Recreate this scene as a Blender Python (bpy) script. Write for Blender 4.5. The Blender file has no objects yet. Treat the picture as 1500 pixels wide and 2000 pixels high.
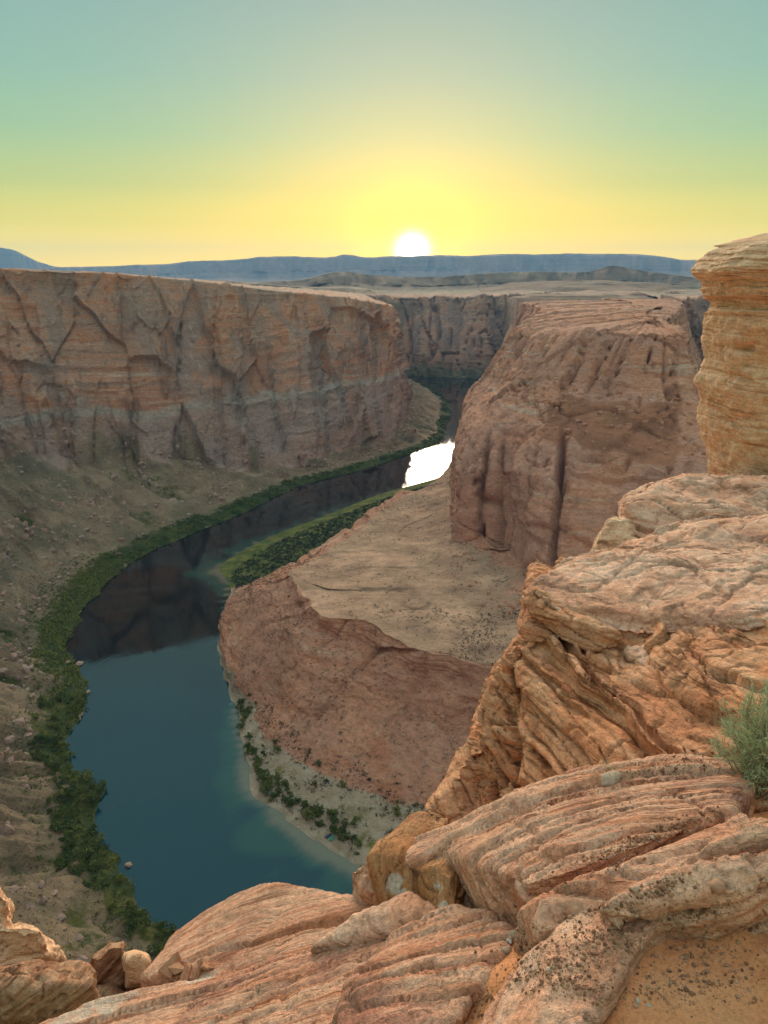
import bpy, bmesh, math, random
import numpy as np
from mathutils import Vector

random.seed(7)
rng = np.random.default_rng(11)
sc = bpy.context.scene
col = sc.collection

# ------------------------------------------------------------------ camera
F_PX, W_PX, H_PX = 1502.0, 1500.0, 2000.0        # focal length and frame of the photograph, in its pixels
PITCH = math.atan(455 / F_PX)                    # looking down into the canyon
EYE = 300.0                                      # eye height above the river
cam_d = bpy.data.cameras.new('camera')
cam_d.sensor_fit = 'VERTICAL'
cam_d.sensor_height = 24.0
cam_d.lens = 24.0 * F_PX / H_PX
cam_d.clip_start = 0.05
cam_d.clip_end = 60000
cam = bpy.data.objects.new('camera', cam_d)
cam.location = (0, 0, EYE)
cam.rotation_euler = (math.pi / 2 - PITCH, 0, 0)
col.objects.link(cam)
sc.camera = cam

# ------------------------------------------------------------------ sky and sun (sunset, sun on the mesa rim)
SUN_EL = math.radians(1.8)
SUN_AZ = math.radians(2.0)                       # to the right of +Y
sun_dir = Vector((math.sin(SUN_AZ) * math.cos(SUN_EL), math.cos(SUN_AZ) * math.cos(SUN_EL), math.sin(SUN_EL)))
world = bpy.data.worlds.new('World')
sc.world = world
world.use_nodes = True
nt = world.node_tree
nt.nodes.clear()
N = nt.nodes.new
L = nt.links.new
out = N('ShaderNodeOutputWorld')
bg = N('ShaderNodeBackground')
L(bg.outputs[0], out.inputs[0])
bg.inputs[1].default_value = 1.0
sky = N('ShaderNodeTexSky')
sky.sky_type = 'NISHITA'
sky.sun_disc = False
sky.sun_elevation = SUN_EL
sky.sun_rotation = SUN_AZ
sky.dust_density = 2.0
tc = N('ShaderNodeTexCoord')
nrm = N('ShaderNodeVectorMath'); nrm.operation = 'NORMALIZE'
L(tc.outputs['Generated'], nrm.inputs[0])
sep = N('ShaderNodeSeparateXYZ')
L(nrm.outputs[0], sep.inputs[0])
asin = N('ShaderNodeMath'); asin.operation = 'ARCSINE'
L(sep.outputs['Z'], asin.inputs[0])
mr = N('ShaderNodeMapRange')
mr.inputs['From Min'].default_value = 0.0
mr.inputs['From Max'].default_value = math.pi / 2
L(asin.outputs[0], mr.inputs['Value'])
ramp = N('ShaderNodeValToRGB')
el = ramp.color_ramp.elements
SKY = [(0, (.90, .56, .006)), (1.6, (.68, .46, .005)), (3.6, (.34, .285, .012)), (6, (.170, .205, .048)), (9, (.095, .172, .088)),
       (12.5, (.073, .147, .112)), (17, (.067, .127, .115)), (30, (.105, .155, .143)), (50, (.185, .225, .205)), (90, (.28, .305, .28))]  # upper stops raised beyond the visible sky, added to lift the shaded rock
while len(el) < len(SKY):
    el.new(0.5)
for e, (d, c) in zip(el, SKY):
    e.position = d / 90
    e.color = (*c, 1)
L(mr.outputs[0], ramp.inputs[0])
dot = N('ShaderNodeVectorMath'); dot.operation = 'DOT_PRODUCT'
L(nrm.outputs[0], dot.inputs[0])
dot.inputs[1].default_value = sun_dir
acos = N('ShaderNodeMath'); acos.operation = 'ARCCOSINE'
L(dot.outputs['Value'], acos.inputs[0])


def glow(width_deg, power, color, gain):
    """light scattered round the sun, falling off with the angle from it"""
    d = N('ShaderNodeMath'); d.operation = 'DIVIDE'
    L(acos.outputs[0], d.inputs[0]); d.inputs[1].default_value = math.radians(width_deg)
    p = N('ShaderNodeMath'); p.operation = 'POWER'
    L(d.outputs[0], p.inputs[0]); p.inputs[1].default_value = power
    m = N('ShaderNodeMath'); m.operation = 'MULTIPLY'
    L(p.outputs[0], m.inputs[0]); m.inputs[1].default_value = -1
    x = N('ShaderNodeMath'); x.operation = 'EXPONENT'
    L(m.outputs[0], x.inputs[0])
    s = N('ShaderNodeVectorMath'); s.operation = 'SCALE'
    s.inputs[0].default_value = [c * gain for c in color]
    L(x.outputs[0], s.inputs['Scale'])
    return s.outputs[0]


def vadd(a, b):
    v = N('ShaderNodeVectorMath'); v.operation = 'ADD'
    L(a, v.inputs[0]); L(b, v.inputs[1])
    return v.outputs[0]


ns = N('ShaderNodeVectorMath'); ns.operation = 'SCALE'
L(sky.outputs[0], ns.inputs[0]); ns.inputs['Scale'].default_value = 0.012
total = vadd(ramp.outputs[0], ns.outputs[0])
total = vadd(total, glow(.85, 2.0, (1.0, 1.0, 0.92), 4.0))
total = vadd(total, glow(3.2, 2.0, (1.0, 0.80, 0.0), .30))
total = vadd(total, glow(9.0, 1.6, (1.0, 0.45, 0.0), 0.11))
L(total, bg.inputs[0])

sun_d = bpy.data.lights.new('sun', 'SUN')
sun_d.energy = 3.6
sun_d.angle = math.radians(50.0)
sun_d.color = (1.0, 0.78, 0.56)
sun = bpy.data.objects.new('sun', sun_d)
sun.rotation_euler = (-sun_dir).to_track_quat('-Z', 'Y').to_euler()
sun.location = (0, 0, 500)
col.objects.link(sun)

sc.view_settings.view_transform = 'Standard'
sc.view_settings.look = 'None'
sc.view_settings.exposure = 1.7
sc.view_settings.gamma = 1.0
sc.render.engine = 'CYCLES'
sc.cycles.max_bounces = 4
sc.cycles.diffuse_bounces = 2
sc.cycles.volume_bounces = 0
sc.cycles.use_denoising = True

# ------------------------------------------------------------------ numpy noise
_LAT = rng.uniform(-1, 1, (64, 64, 64)).astype(np.float32)


def vnoise(p, seed=0):
    p = np.asarray(p, np.float64) + np.array([seed * 17.13, seed * 5.71, seed * 29.37])
    i = np.floor(p).astype(np.int64)
    f = (p - i).astype(np.float32)
    f = f * f * (3 - 2 * f)
    i0 = i & 63
    i1 = (i + 1) & 63
    x0, y0, z0 = i0[..., 0], i0[..., 1], i0[..., 2]
    x1, y1, z1 = i1[..., 0], i1[..., 1], i1[..., 2]
    fx, fy, fz = f[..., 0], f[..., 1], f[..., 2]
    a = _LAT[x0, y0, z0] * (1 - fx) + _LAT[x1, y0, z0] * fx
    b = _LAT[x0, y1, z0] * (1 - fx) + _LAT[x1, y1, z0] * fx
    c = _LAT[x0, y0, z1] * (1 - fx) + _LAT[x1, y0, z1] * fx
    d = _LAT[x0, y1, z1] * (1 - fx) + _LAT[x1, y1, z1] * fx
    a = a * (1 - fy) + b * fy
    c = c * (1 - fy) + d * fy
    return a * (1 - fz) + c * fz


def fbm(p, octaves=4, gain=0.5, seed=0):
    p = np.asarray(p, np.float64)
    s = 0
    a = 1.0
    for k in range(octaves):
        s = s + a * vnoise(p, seed + k)
        p = p * 2.03
        a *= gain
    return s


def sstep(a, b, x):
    t = np.clip((x - a) / (b - a), 0, 1)
    return t * t * (3 - 2 * t)


def strata(u, seed=0, groove=0.9):
    """beds of rock: each bed stands out by its own amount, with a groove between beds; u in bed thicknesses"""
    r = np.random.default_rng(1000 + seed).uniform(-1, 1, 4096)
    i = np.floor(u).astype(np.int64)
    f = u - i
    a = r[i & 4095]
    b = r[(i + 1) & 4095]
    k = sstep(0.72, 1.0, f)
    g = np.abs(r[(i * 7 + 3) & 4095]) ** 1.5 * groove
    return a * (1 - k) + b * k - g * np.exp(-((f - 0.93) / 0.075) ** 2)


_JIT2 = rng.uniform(0.08, 0.92, (128, 128, 2))
_RND2 = rng.uniform(-1, 1, (128, 128, 4))
_JIT3 = rng.uniform(0.08, 0.92, (32, 32, 32, 3)).astype(np.float32)
_RND3 = rng.uniform(-1, 1, (32, 32, 32)).astype(np.float32)


def facets2(x, y, seed=0):
    """broken rock faces: every cell is a plane of its own tilt; also how far from the joint to the next cell"""
    x = x + seed * 13.7; y = y + seed * 7.9
    ix = np.floor(x).astype(np.int64); iy = np.floor(y).astype(np.int64)
    f1 = np.full(x.shape, 1e9); f2 = f1.copy(); hgt = np.zeros(x.shape); own = np.zeros(x.shape)
    for a in (-1, 0, 1):
        for b in (-1, 0, 1):
            cx, cy = (ix + a) & 127, (iy + b) & 127
            dx = ix + a + _JIT2[cx, cy, 0] - x; dy = iy + b + _JIT2[cx, cy, 1] - y
            d = dx * dx + dy * dy
            r = _RND2[cx, cy]
            h = r[..., 0] * .55 + r[..., 1] * dx * .9 + r[..., 2] * dy * .6
            n1 = d < f1
            f2 = np.where(n1, f1, np.minimum(f2, d)); f1 = np.where(n1, d, f1)
            hgt = np.where(n1, h, hgt); own = np.where(n1, r[..., 3], own)
    return hgt, np.sqrt(f2) - np.sqrt(f1), own


def facets3(p, seed=0):
    p = np.asarray(p, np.float64) + seed * 3.71
    i = np.floor(p).astype(np.int64)
    f1 = np.full(len(p), 1e9); f2 = f1.copy(); hgt = np.zeros(len(p))
    for a in (-1, 0, 1):
        for b in (-1, 0, 1):
            for c in (-1, 0, 1):
                q = i + (a, b, c)
                k = q & 31
                d = ((q + _JIT3[k[:, 0], k[:, 1], k[:, 2]] - p) ** 2).sum(1)
                n1 = d < f1
                f2 = np.where(n1, f1, np.minimum(f2, d)); f1 = np.where(n1, d, f1)
                hgt = np.where(n1, _RND3[k[:, 0], k[:, 1], k[:, 2]], hgt)
    return hgt, np.sqrt(f2) - np.sqrt(f1)


# ------------------------------------------------------------------ mesh helpers
def tag(o, label=None, category=None, group=None, kind=None):
    if label: o['label'] = label
    if category: o['category'] = category
    if group: o['group'] = group
    if kind: o['kind'] = kind
    return o


def make_mesh(name, verts, faces, smooth=True, attrs=None):
    me = bpy.data.meshes.new(name)
    verts = np.asarray(verts, np.float32)
    faces = np.asarray(faces, np.int32)
    k = faces.shape[1]
    me.vertices.add(len(verts))
    me.vertices.foreach_set('co', verts.ravel())
    me.loops.add(faces.size)
    me.loops.foreach_set('vertex_index', faces.ravel())
    me.polygons.add(len(faces))
    me.polygons.foreach_set('loop_start', np.arange(0, faces.size, k, dtype=np.int32))
    me.polygons.foreach_set('use_smooth', np.full(len(faces), smooth))
    me.update(calc_edges=True)
    for n, a in (attrs or {}).items():
        at = me.attributes.new(n, 'FLOAT', 'POINT')
        at.data.foreach_set('value', np.asarray(a, np.float32).ravel())
    return me


def link(name, me, mat, parent=None):
    o = bpy.data.objects.new(name, me)
    if mat is not None and not me.materials:
        me.materials.append(mat)
    col.objects.link(o)
    if parent: o.parent = parent
    return o


def grid_faces(n, m, closed=False):
    a = np.arange(n * m).reshape(n, m)
    if closed:
        a = np.vstack([a, a[:1]])
    return np.stack([a[:-1, :-1], a[1:, :-1], a[1:, 1:], a[:-1, 1:]], -1).reshape(-1, 4)


def grid_normals(P):
    du = np.gradient(P, axis=0)
    dv = np.gradient(P, axis=1)
    n = np.cross(du, dv)
    return n / (np.linalg.norm(n, axis=-1, keepdims=True) + 1e-9)


# ------------------------------------------------------------------ where a pixel's ray meets a level or a distance
CP, SP = math.cos(PITCH), math.sin(PITCH)


def ray(px, py):
    a = (px - 750) / F_PX
    b = (1000 - py) / F_PX
    return np.array([a, CP + b * SP, -SP + b * CP])


def Z(px, py, z):
    r = ray(px, py)
    return r * ((z - EYE) / r[2]) + np.array([0, 0, EYE])


def T(px, py, t):
    return ray(px, py) * t + np.array([0, 0, EYE])


def catmull(C, n):
    """C (m, ..., 3) control rows -> n samples along axis 0, spaced by chord length"""
    m = len(C)
    seg = np.linalg.norm((C[1:] - C[:-1]).reshape(m - 1, -1, 3), axis=-1).mean(1)
    s = np.concatenate([[0], np.cumsum(seg)])
    x = np.linspace(0, s[-1], n)
    k = np.clip(np.searchsorted(s, x, side='right') - 1, 0, m - 2)
    u = ((x - s[k]) / (s[k + 1] - s[k]))
    sh = (n,) + (1,) * (C.ndim - 1)
    u = u.reshape(sh)
    h = (s[k + 1] - s[k]).reshape(sh)
    tan = np.zeros_like(C)
    ds = seg.reshape((-1,) + (1,) * (C.ndim - 1))
    d = (C[1:] - C[:-1]) / ds
    tan[1:-1] = (d[1:] * ds[:-1] + d[:-1] * ds[1:]) / (ds[1:] + ds[:-1])
    tan[0] = d[0]
    tan[-1] = d[-1]
    u2, u3 = u * u, u * u * u
    return ((2 * u3 - 3 * u2 + 1) * C[k] + (u3 - 2 * u2 + u) * h * tan[k] + (-2 * u3 + 3 * u2) * C[k + 1] + (u3 - u2) * h * tan[k + 1]), x


def loft(C, n_s, rows, smooth_rows=2):
    """C (columns, rows, 3). rows = samples in each row interval. Returns P (n_s, n_t, 3), s (metres along), t (row coordinate)"""
    C = np.asarray(C, float)
    A, s = catmull(C, n_s)
    t = np.concatenate([np.linspace(i, i + 1, k, endpoint=False) for i, k in enumerate(rows)] + [[len(rows)]])
    i = np.clip(np.floor(t).astype(int), 0, C.shape[1] - 2)
    f = (t - i)[None, :, None]
    P = A[:, i] * (1 - f) + A[:, i + 1] * f
    for _ in range(smooth_rows):
        Q = P.copy()
        Q[:, 1:-1] = 0.25 * P[:, :-2] + 0.5 * P[:, 1:-1] + 0.25 * P[:, 2:]
        P = Q
    return P, s, t


# ------------------------------------------------------------------ materials
class Mat:
    def __init__(self, name):
        self.m = bpy.data.materials.new(name)
        self.m.use_nodes = True
        self.t = self.m.node_tree
        self.b = self.t.nodes['Principled BSDF']
        self.b.inputs['Roughness'].default_value = 0.92
        self.b.inputs['Specular IOR Level'].default_value = 0.15
        self.geo = self.n('ShaderNodeNewGeometry').outputs['Position']

    def n(self, kind):
        return self.t.nodes.new(kind)

    def l(self, a, b):
        self.t.links.new(a, b)

    def coords(self, scale=(1, 1, 1), rot=(0, 0, 0), src=None):
        m = self.n('ShaderNodeMapping')
        m.inputs['Scale'].default_value = scale
        m.inputs['Rotation'].default_value = rot
        self.l(src or self.geo, m.inputs[0])
        return m.outputs[0]

    def noise(self, vec, scale, detail=5, rough=0.55, dist=0.0):
        x = self.n('ShaderNodeTexNoise')
        x.inputs['Scale'].default_value = scale
        x.inputs['Detail'].default_value = detail
        x.inputs['Roughness'].default_value = rough
        x.inputs['Distortion'].default_value = dist
        self.l(vec, x.inputs['Vector'])
        return x.outputs['Fac']

    def ramp(self, fac, stops):
        r = self.n('ShaderNodeValToRGB')
        e = r.color_ramp.elements
        while len(e) < len(stops):
            e.new(0.5)
        for q, (p, c) in zip(e, stops):
            q.position = p
            q.color = (*c, 1) if len(c) == 3 else c
        self.l(fac, r.inputs[0])
        return r.outputs[0]

    def band(self, fac, lo, hi):
        r = self.n('ShaderNodeMapRange')
        r.interpolation_type = 'SMOOTHSTEP'
        r.inputs['From Min'].default_value = lo
        r.inputs['From Max'].default_value = hi
        self.l(fac, r.inputs['Value'])
        return r.outputs[0]

    def mix(self, fac, a, b, mode='MIX'):
        x = self.n('ShaderNodeMix')
        x.data_type = 'RGBA'
        x.blend_type = mode
        for sock, v in ((x.inputs['Factor'], fac), (x.inputs['A'], a), (x.inputs['B'], b)):
            if isinstance(v, bpy.types.NodeSocket):
                self.l(v, sock)
            elif isinstance(v, (int, float)):
                sock.default_value = v
            else:
                sock.default_value = (*v, 1)
        return x.outputs['Result']

    def math(self, op, a, b=0.0):
        x = self.n('ShaderNodeMath')
        x.operation = op
        for sock, v in ((x.inputs[0], a), (x.inputs[1], b)):
            if isinstance(v, bpy.types.NodeSocket):
                self.l(v, sock)
            else:
                sock.default_value = v
        return x.outputs[0]

    def attr(self, name):
        a = self.n('ShaderNodeAttribute')
        a.attribute_name = name
        return a.outputs['Fac']

    def bump(self, h, dist, strength=1.0, prev=None):
        b = self.n('ShaderNodeBump')
        b.inputs['Strength'].default_value = strength
        b.inputs['Distance'].default_value = dist
        self.l(h, b.inputs['Height'])
        if prev is not None:
            self.l(prev, b.inputs['Normal'])
        return b.outputs[0]

    def done(self, color=None, normal=None):
        if color is not None:
            if isinstance(color, bpy.types.NodeSocket):
                self.l(color, self.b.inputs['Base Color'])
            else:
                self.b.inputs['Base Color'].default_value = (*color, 1)
        if normal is not None:
            self.l(normal, self.b.inputs['Normal'])
        return self.m


def cliff_material(name, base, varnish, pale, red, talus, z_grey=None, scrub=0.5, grass=((.035, .055, .022), (.065, .09, .026), (.14, .135, .036))):
    """canyon rock: thin level beds, dark varnish patches and streaks, pale bands; talus, sand and green growth by attribute"""
    m = Mat(name)
    beds = m.noise(m.coords((0.006, 0.006, 0.12)), 1.0, 6, 0.6, 0.4)
    c = m.ramp(beds, [(0.28, [x * 0.72 for x in base]), (0.45, base), (0.56, red), (0.68, pale), (0.8, base)])
    patch = m.noise(m.coords((0.012, 0.012, 0.010)), 1.0, 7, 0.62, 0.6)
    c = m.mix(m.band(patch, 0.42, 0.58), c, varnish)
    streak = m.noise(m.coords((0.11, 0.11, 0.006)), 1.0, 5, 0.6)
    c = m.mix(m.math('MULTIPLY', m.band(streak, 0.54, 0.72), 0.65), c, [x * 0.55 for x in varnish])
    streak2 = m.noise(m.coords((0.07, 0.07, 0.008), (0, 0, 0.7)), 1.0, 4, 0.6)
    c = m.mix(m.math('MULTIPLY', m.band(streak2, 0.58, 0.72), 0.5), c, pale)
    redp = m.noise(m.coords((0.016, 0.016, 0.007), (0.3, 0.2, 1.0)), 1.0, 5, 0.55, 0.5)
    c = m.mix(m.math('MULTIPLY', m.band(redp, 0.58, 0.68), 0.7), c, red)
    if z_grey is not None:                        # the greyer, paler lower beds
        sepn = m.n('ShaderNodeSeparateXYZ')
        m.l(m.geo, sepn.inputs[0])
        zw = m.math('ADD', sepn.outputs['Z'], m.math('MULTIPLY', m.noise(m.coords((0.01, 0.01, 0.01)), 1.0, 5), 60))
        low = m.math('SUBTRACT', 1.0, m.band(zw, z_grey + 26, z_grey + 38))
        g = m.mix(m.band(m.noise(m.coords((0.02, 0.02, 0.05)), 1.0, 6, 0.6), 0.4, 0.65), (.46, .335, .295), (.60, .46, .41))
        c = m.mix(m.math('MULTIPLY', low, 0.55), c, g)
        line = m.math('MULTIPLY', m.band(zw, z_grey + 22, z_grey + 30), m.math('SUBTRACT', 1.0, m.band(zw, z_grey + 34, z_grey + 40)))
        c = m.mix(m.math('MULTIPLY', line, 0.55), c, (.58, .52, .46))
    fine = m.noise(m.coords((0.25, 0.25, 0.6)), 1.0, 6, 0.7)
    c = m.mix(0.75, c, m.ramp(fine, [(0.25, (.5, .5, .5)), (0.5, (1, 1, 1)), (0.75, (1.35, 1.3, 1.25))]), 'MULTIPLY')
    # talus and sand
    tn = m.noise(m.coords((0.03, 0.03, 0.03)), 1.0, 7, 0.65)
    tcol = m.ramp(tn, [(0.28, [x * 0.55 for x in talus]), (0.5, talus), (0.7, [x * 1.45 for x in talus])])
    tg = m.noise(m.coords((0.014, 0.014, 0.014)), 1.0, 5, 0.6)
    tcol = m.mix(m.math('MULTIPLY', m.band(tg, .45, .62), scrub), tcol, (.13, .13, .085))
    spk = m.noise(m.coords((0.45, 0.45, 0.45)), 1.0, 4, 0.7)
    tcol = m.mix(m.math('MULTIPLY', m.band(spk, 0.55, 0.66), scrub), tcol, (.065, .07, .04))
    ta = m.math('ADD', m.attr('talus'), m.math('MULTIPLY', m.math('SUBTRACT', tn, 0.5), 1.0))
    c = m.mix(m.math('MULTIPLY', m.band(ta, 0.35, 0.65), m.band(m.attr('talus'), 0.02, 0.2)), c, tcol)
    sn = m.noise(m.coords((0.09, 0.09, 0.09)), 1.0, 6, 0.7)
    scol = m.ramp(sn, [(0.3, (.32, .245, .17)), (0.5, (.52, .42, .31)), (0.75, (.66, .57, .45))])
    sa = m.math('ADD', m.attr('sand'), m.math('MULTIPLY', m.math('SUBTRACT', sn, 0.5), 0.8))
    c = m.mix(m.math('MULTIPLY', m.band(sa, 0.35, 0.65), m.band(m.attr('sand'), 0.02, 0.2)), c, scol)
    gn = m.noise(m.coords((0.06, 0.06, 0.06)), 1.0, 6, 0.7)
    gcol = m.ramp(gn, [(0.3, grass[0]), (0.5, grass[1]), (0.62, grass[2]), (0.75, grass[1])])
    ga = m.math('ADD', m.attr('green'), m.math('MULTIPLY', m.math('SUBTRACT', gn, 0.5), 1.2))
    c = m.mix(m.math('MULTIPLY', m.band(ga, 0.4, 0.6), m.band(m.attr('green'), 0.02, 0.2)), c, gcol)
    h1 = m.noise(m.coords((0.06, 0.06, 0.11)), 1.0, 9, 0.68, .3)
    h2 = m.noise(m.coords((0.3, 0.3, 0.1)), 1.0, 6, 0.7)
    nn = m.bump(h1, 9.0, 0.9)
    nn = m.bump(h2, 2.5, 0.8, nn)
    return m.done(c, nn)


# ------------------------------------------------------------------ cliff relief
def cliff_relief(P, s, z_scale=1.0, seed=0, amp=1.0, flute=14.0):
    """height of fractured sandstone above the plain wall: buttresses, level beds, joints that run down, spalled slabs"""
    n_s, n_t, _ = P.shape
    S = np.repeat(s[:, None], n_t, 1)
    z = P[..., 2]
    q = np.stack([S, z, np.zeros_like(S)], -1)
    warp = 12 * fbm(q / [70, 90, 1], 3, seed=seed + 50)
    lean = 0.09 * z
    butt = fbm(np.stack([(S + warp) / 85, z / 300, np.full_like(S, seed * 3.3)], -1), 2, seed=seed)
    h1, e1, o1 = facets2((S + warp + lean) / 62, (z + .6 * warp) / 190, seed)
    h2, e2, o2 = facets2((S + .6 * warp - lean) / 23, (z + .4 * warp) / 70, seed + 2)
    h3, e3, o3 = facets2((S + .4 * warp) / 8.5, (z + .3 * warp) / 13, seed + 4)
    calm = sstep(-.35, .35, fbm(q / [110, 80, 1], 2, seed=seed + 71))       # smooth panels beside broken ones
    bed = strata((z + 0.35 * warp + 4 * fbm(q / [60, 25, 1], 2, seed=seed + 9)) / 9.0, seed)
    bed2 = strata((z + 0.5 * warp) / 31.0, seed + 3, 2.0)
    joint = -16 * np.exp(-(e1 / .035) ** 2) * (o1 > -.2) - 6.5 * np.exp(-(e2 / .05) ** 2) * (o2 > 0.1) * calm
    for k2, (fs, fz, w, dep) in enumerate(((30, 260, .045, 12.0), (52, 420, .030, 20.0))):
        nz = fbm(np.stack([(S + 0.6 * warp + lean * (k2 - .5)) / fs, z / fz + 3 * k2, np.full_like(S, 31 + seed)], -1), 2, seed=seed + 20 + k2)
        msk = sstep(-0.15, 0.25, fbm(np.stack([S / 120, z / 90, np.full_like(S, 77.0 + k2)], -1), 2, seed=seed + 33))
        joint = joint - dep * np.exp(-(nz / w) ** 2) * msk
    fine = fbm(np.stack([S / 7, z / 5, np.full_like(S, 1.0)], -1), 3, seed=seed + 60)
    bm_ = sstep(-.1, .5, fbm(q / [140, 60, 1], 3, seed=seed + 70))
    return amp * (flute * butt + 7.5 * h1 + 5.0 * h2 * (.35 + .65 * calm) + 2.2 * h3 * calm + (1.0 * bed + 2.0 * bed2) * bm_ + joint + .6 * fine)


def row_mask(t, pts):
    x, y = zip(*pts)
    return np.interp(t, x, y)


# ================================================================== THE CANYON
MAT_WALL = cliff_material('wall_rock', (.66, .38, .275), (.47, .32, .27), (.72, .54, .44), (.66, .29, .165), (.35, .25, .165), z_grey=118)
MAT_BUTTE = cliff_material('butte_rock', (.80, .40, .27), (.64, .325, .235), (.80, .56, .44), (.70, .31, .185), (.50, .215, .125), scrub=0.08)
MAT_TERRACE = cliff_material('terrace_rock', (.80, .41, .27), (.64, .33, .225), (.78, .51, .36), (.62, .26, .155), (.56, .345, .235), scrub=0.2, grass=((.06, .09, .03), (.14, .17, .045), (.27, .24, .07)))
MAT_FAR = cliff_material('far_rock', (.58, .34, .25), (.34, .22, .19), (.62, .43, .34), (.56, .26, .165), (.28, .235, .165))


def outward(C):
    """first row set out under the water"""
    d = C[:, 0, :2] - C[:, 1, :2]
    d /= np.linalg.norm(d, axis=1, keepdims=True) + 1e-6
    w = C[:, 0].copy()
    w[:, :2] += d * 14
    w[:, 2] = -5
    return np.concatenate([w[:, None], C], 1)


# ---- the outer wall: from under our feet, round to the left and away to the far corner.  W, bank top, cliff foot, rim
wall_cols = [
    ((330, 200), (330, 170, 5), (230, 95, 60), (60, 10, 290)),
    ((200, 195), (195, 170, 5), (125, 95, 60), (28, 11, 290)),
    ((80, 215), (70, 192, 5), (45, 108, 60), (8, 9, 290)),
    ((-41, 247), (-60, 225, 5), (-55, 130, 60), (-7, 6, 290)),
    ((-99, 296), (-122, 283, 6), (-160, 205, 62), (-70, 28, 291)),
    ((-144, 343), (-172, 333, 6), (-255, 285, 65), (-200, 120, 293)),
    ((-188, 414), (-216, 407, 7), (-330, 385, 68), (-400, 290, 296)),
    ((-215, 459), (-246, 458, 8), (-385, 465, 70), (-520, 440, 300)),
    ((-220, 520), (-264, 524, 8), (-410, 560, 70), (-580, 570, 303)),
    ((-249, 561), (-294, 575, 8), (-440, 645, 72), (-620, 690, 306)),
    ((-271, 617), (-318, 637, 8), (-470, 735, 72), (-645, 800, 309)),
    ((-283, 696), (-328, 722, 8), (-495, 845, 72), (-650, 920, 312)),
    ((-276, 796), (-320, 820, 8), (-500, 975, 72), (-600, 1075, 314)),
    ((-246, 874), (-285, 905, 8), (-400, 1050, 60), (-450, 1165, 311)),
    ((-186, 990), (-215, 1020, 7), (-285, 1090, 46), (-315, 1215, 299)),
    ((-128, 1124), (-150, 1150, 6), (-168, 1170, 20), (-195, 1300, 284)),
    ((-42, 1221), (-62, 1250, 6), (-80, 1272, 20), (-98, 1400, 271)),
    ((65, 1378), (45, 1410, 6), (22, 1432, 22), (10, 1560, 251)),
    ((112, 1458), (92, 1500, 6), (42, 1565, 30), (14, 1650, 247)),
    ((135, 1640), (108, 1665, 8), (28, 1715, 45), (-22, 1790, 246)),
    ((165, 1950), (135, 1960, 10), (5, 1980, 60), (-80, 1980, 246)),
    ((120, 2300), (90, 2270, 10), (-50, 2220, 60), (-140, 2150, 246)),
]
C = []
for w, k, b, r in wall_cols:
    w = np.array([*w, 0.0]); k = np.array(k, float); b = np.array(b, float); r = np.array(r, float)
    out2 = r[:2] - b[:2]
    out2 /= np.linalg.norm(out2)
    tmid = 0.5 * (k + b); tmid[2] -= 0.06 * (b[2] - k[2])
    ledge = b + (r - b) * 0.42; ledge[:2] -= out2 * 6
    ledge2 = b + (r - b) * 0.47
    up = b + (r - b) * 0.93; up[:2] += out2 * 4
    r2 = r.copy(); r2[:2] += out2 * 22; r2[2] += 1.5
    far = r.copy(); far[:2] += out2 * 190; far[2] += 1
    far2 = r.copy(); far2[:2] += out2 * 900; far2[2] += 2
    C.append([w, k, tmid, b, ledge, ledge2, up, r, r2, far, far2])
C = outward(np.array(C))
P, s, t = loft(C, 1450, [2, 12, 22, 26, 66, 12, 78, 14, 12, 10, 4], 2)
Nn = grid_normals(P)
Nn[Nn[..., 2] < -0.05] *= -1
if Nn[600, 100, 1] > 0: Nn = -Nn
Tt = np.repeat(t[None], len(s), 0)
S2 = np.repeat(s[:, None], len(t), 1)
mc = row_mask(Tt, [(3.5, 0), (4.4, .9), (6.5, 1), (7.3, .6), (8, .22), (8.6, .1), (9.3, .08), (11, .08)])
rel = cliff_relief(P, s, seed=1, amp=0.9, flute=14)
# long gullies and ribs down the talus
gul = .45 - 1.3 * np.abs(fbm(np.stack([S2 / 55 + 0.5 * Tt, Tt * 0.45, np.zeros_like(Tt)], -1), 4, seed=71))
gul2 = fbm(P / 11, 4, seed=73)
mt = row_mask(Tt, [(1.6, 0), (2.2, .5), (3.0, 1), (4.0, .6), (4.6, 0)])
near = sstep(170, 330, np.linalg.norm(P[..., :2], axis=-1))
P = P + Nn * (rel * mc * near)[..., None]
P[..., 2] += mt * (17 * gul + 3.0 * gul2) + row_mask(Tt, [(8.8, 0), (9.4, 1), (11, 1)]) * (2.2 * fbm(P / 40, 4, seed=75) + 1.2 * strata(fbm(P / 160, 3, seed=76) * 8, 6))
P[..., :2] += (row_mask(Tt, [(0, 1), (2, .8), (3, 0)]) * 7 * fbm(P / 30, 4, seed=77))[..., None]
foot = fbm(np.stack([S2 / 60, S2 * 0, S2 * 0], -1), 3, seed=79) * 0.5
talus = row_mask(Tt + foot, [(0, 1), (3.4, 1), (4.35, 0.0), (8.3, 0), (9.5, .35), (11, .5)])
green = row_mask(Tt + 0.12 * gul2 + 0.1 * foot, [(0.9, 0), (1.0, .95), (1.5, .7), (1.9, .3), (2.6, .12), (4, .05), (4.6, 0)]) + .42 * sstep(.05, -.5, gul) * row_mask(Tt, [(1.9, 0), (2.4, 1), (3.9, .8), (4.3, 0)])
wall_me = make_mesh('canyon_cliff', P.reshape(-1, 3), grid_faces(len(s), len(t)), attrs={'talus': talus, 'green': green, 'sand': np.zeros_like(talus)})
wall = link('canyon_cliff', wall_me, MAT_WALL)
tag(wall, 'tall brown and grey canyon cliff with talus slopes beyond the river', kind='structure')
WALL_P, WALL_T = P, t

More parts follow.
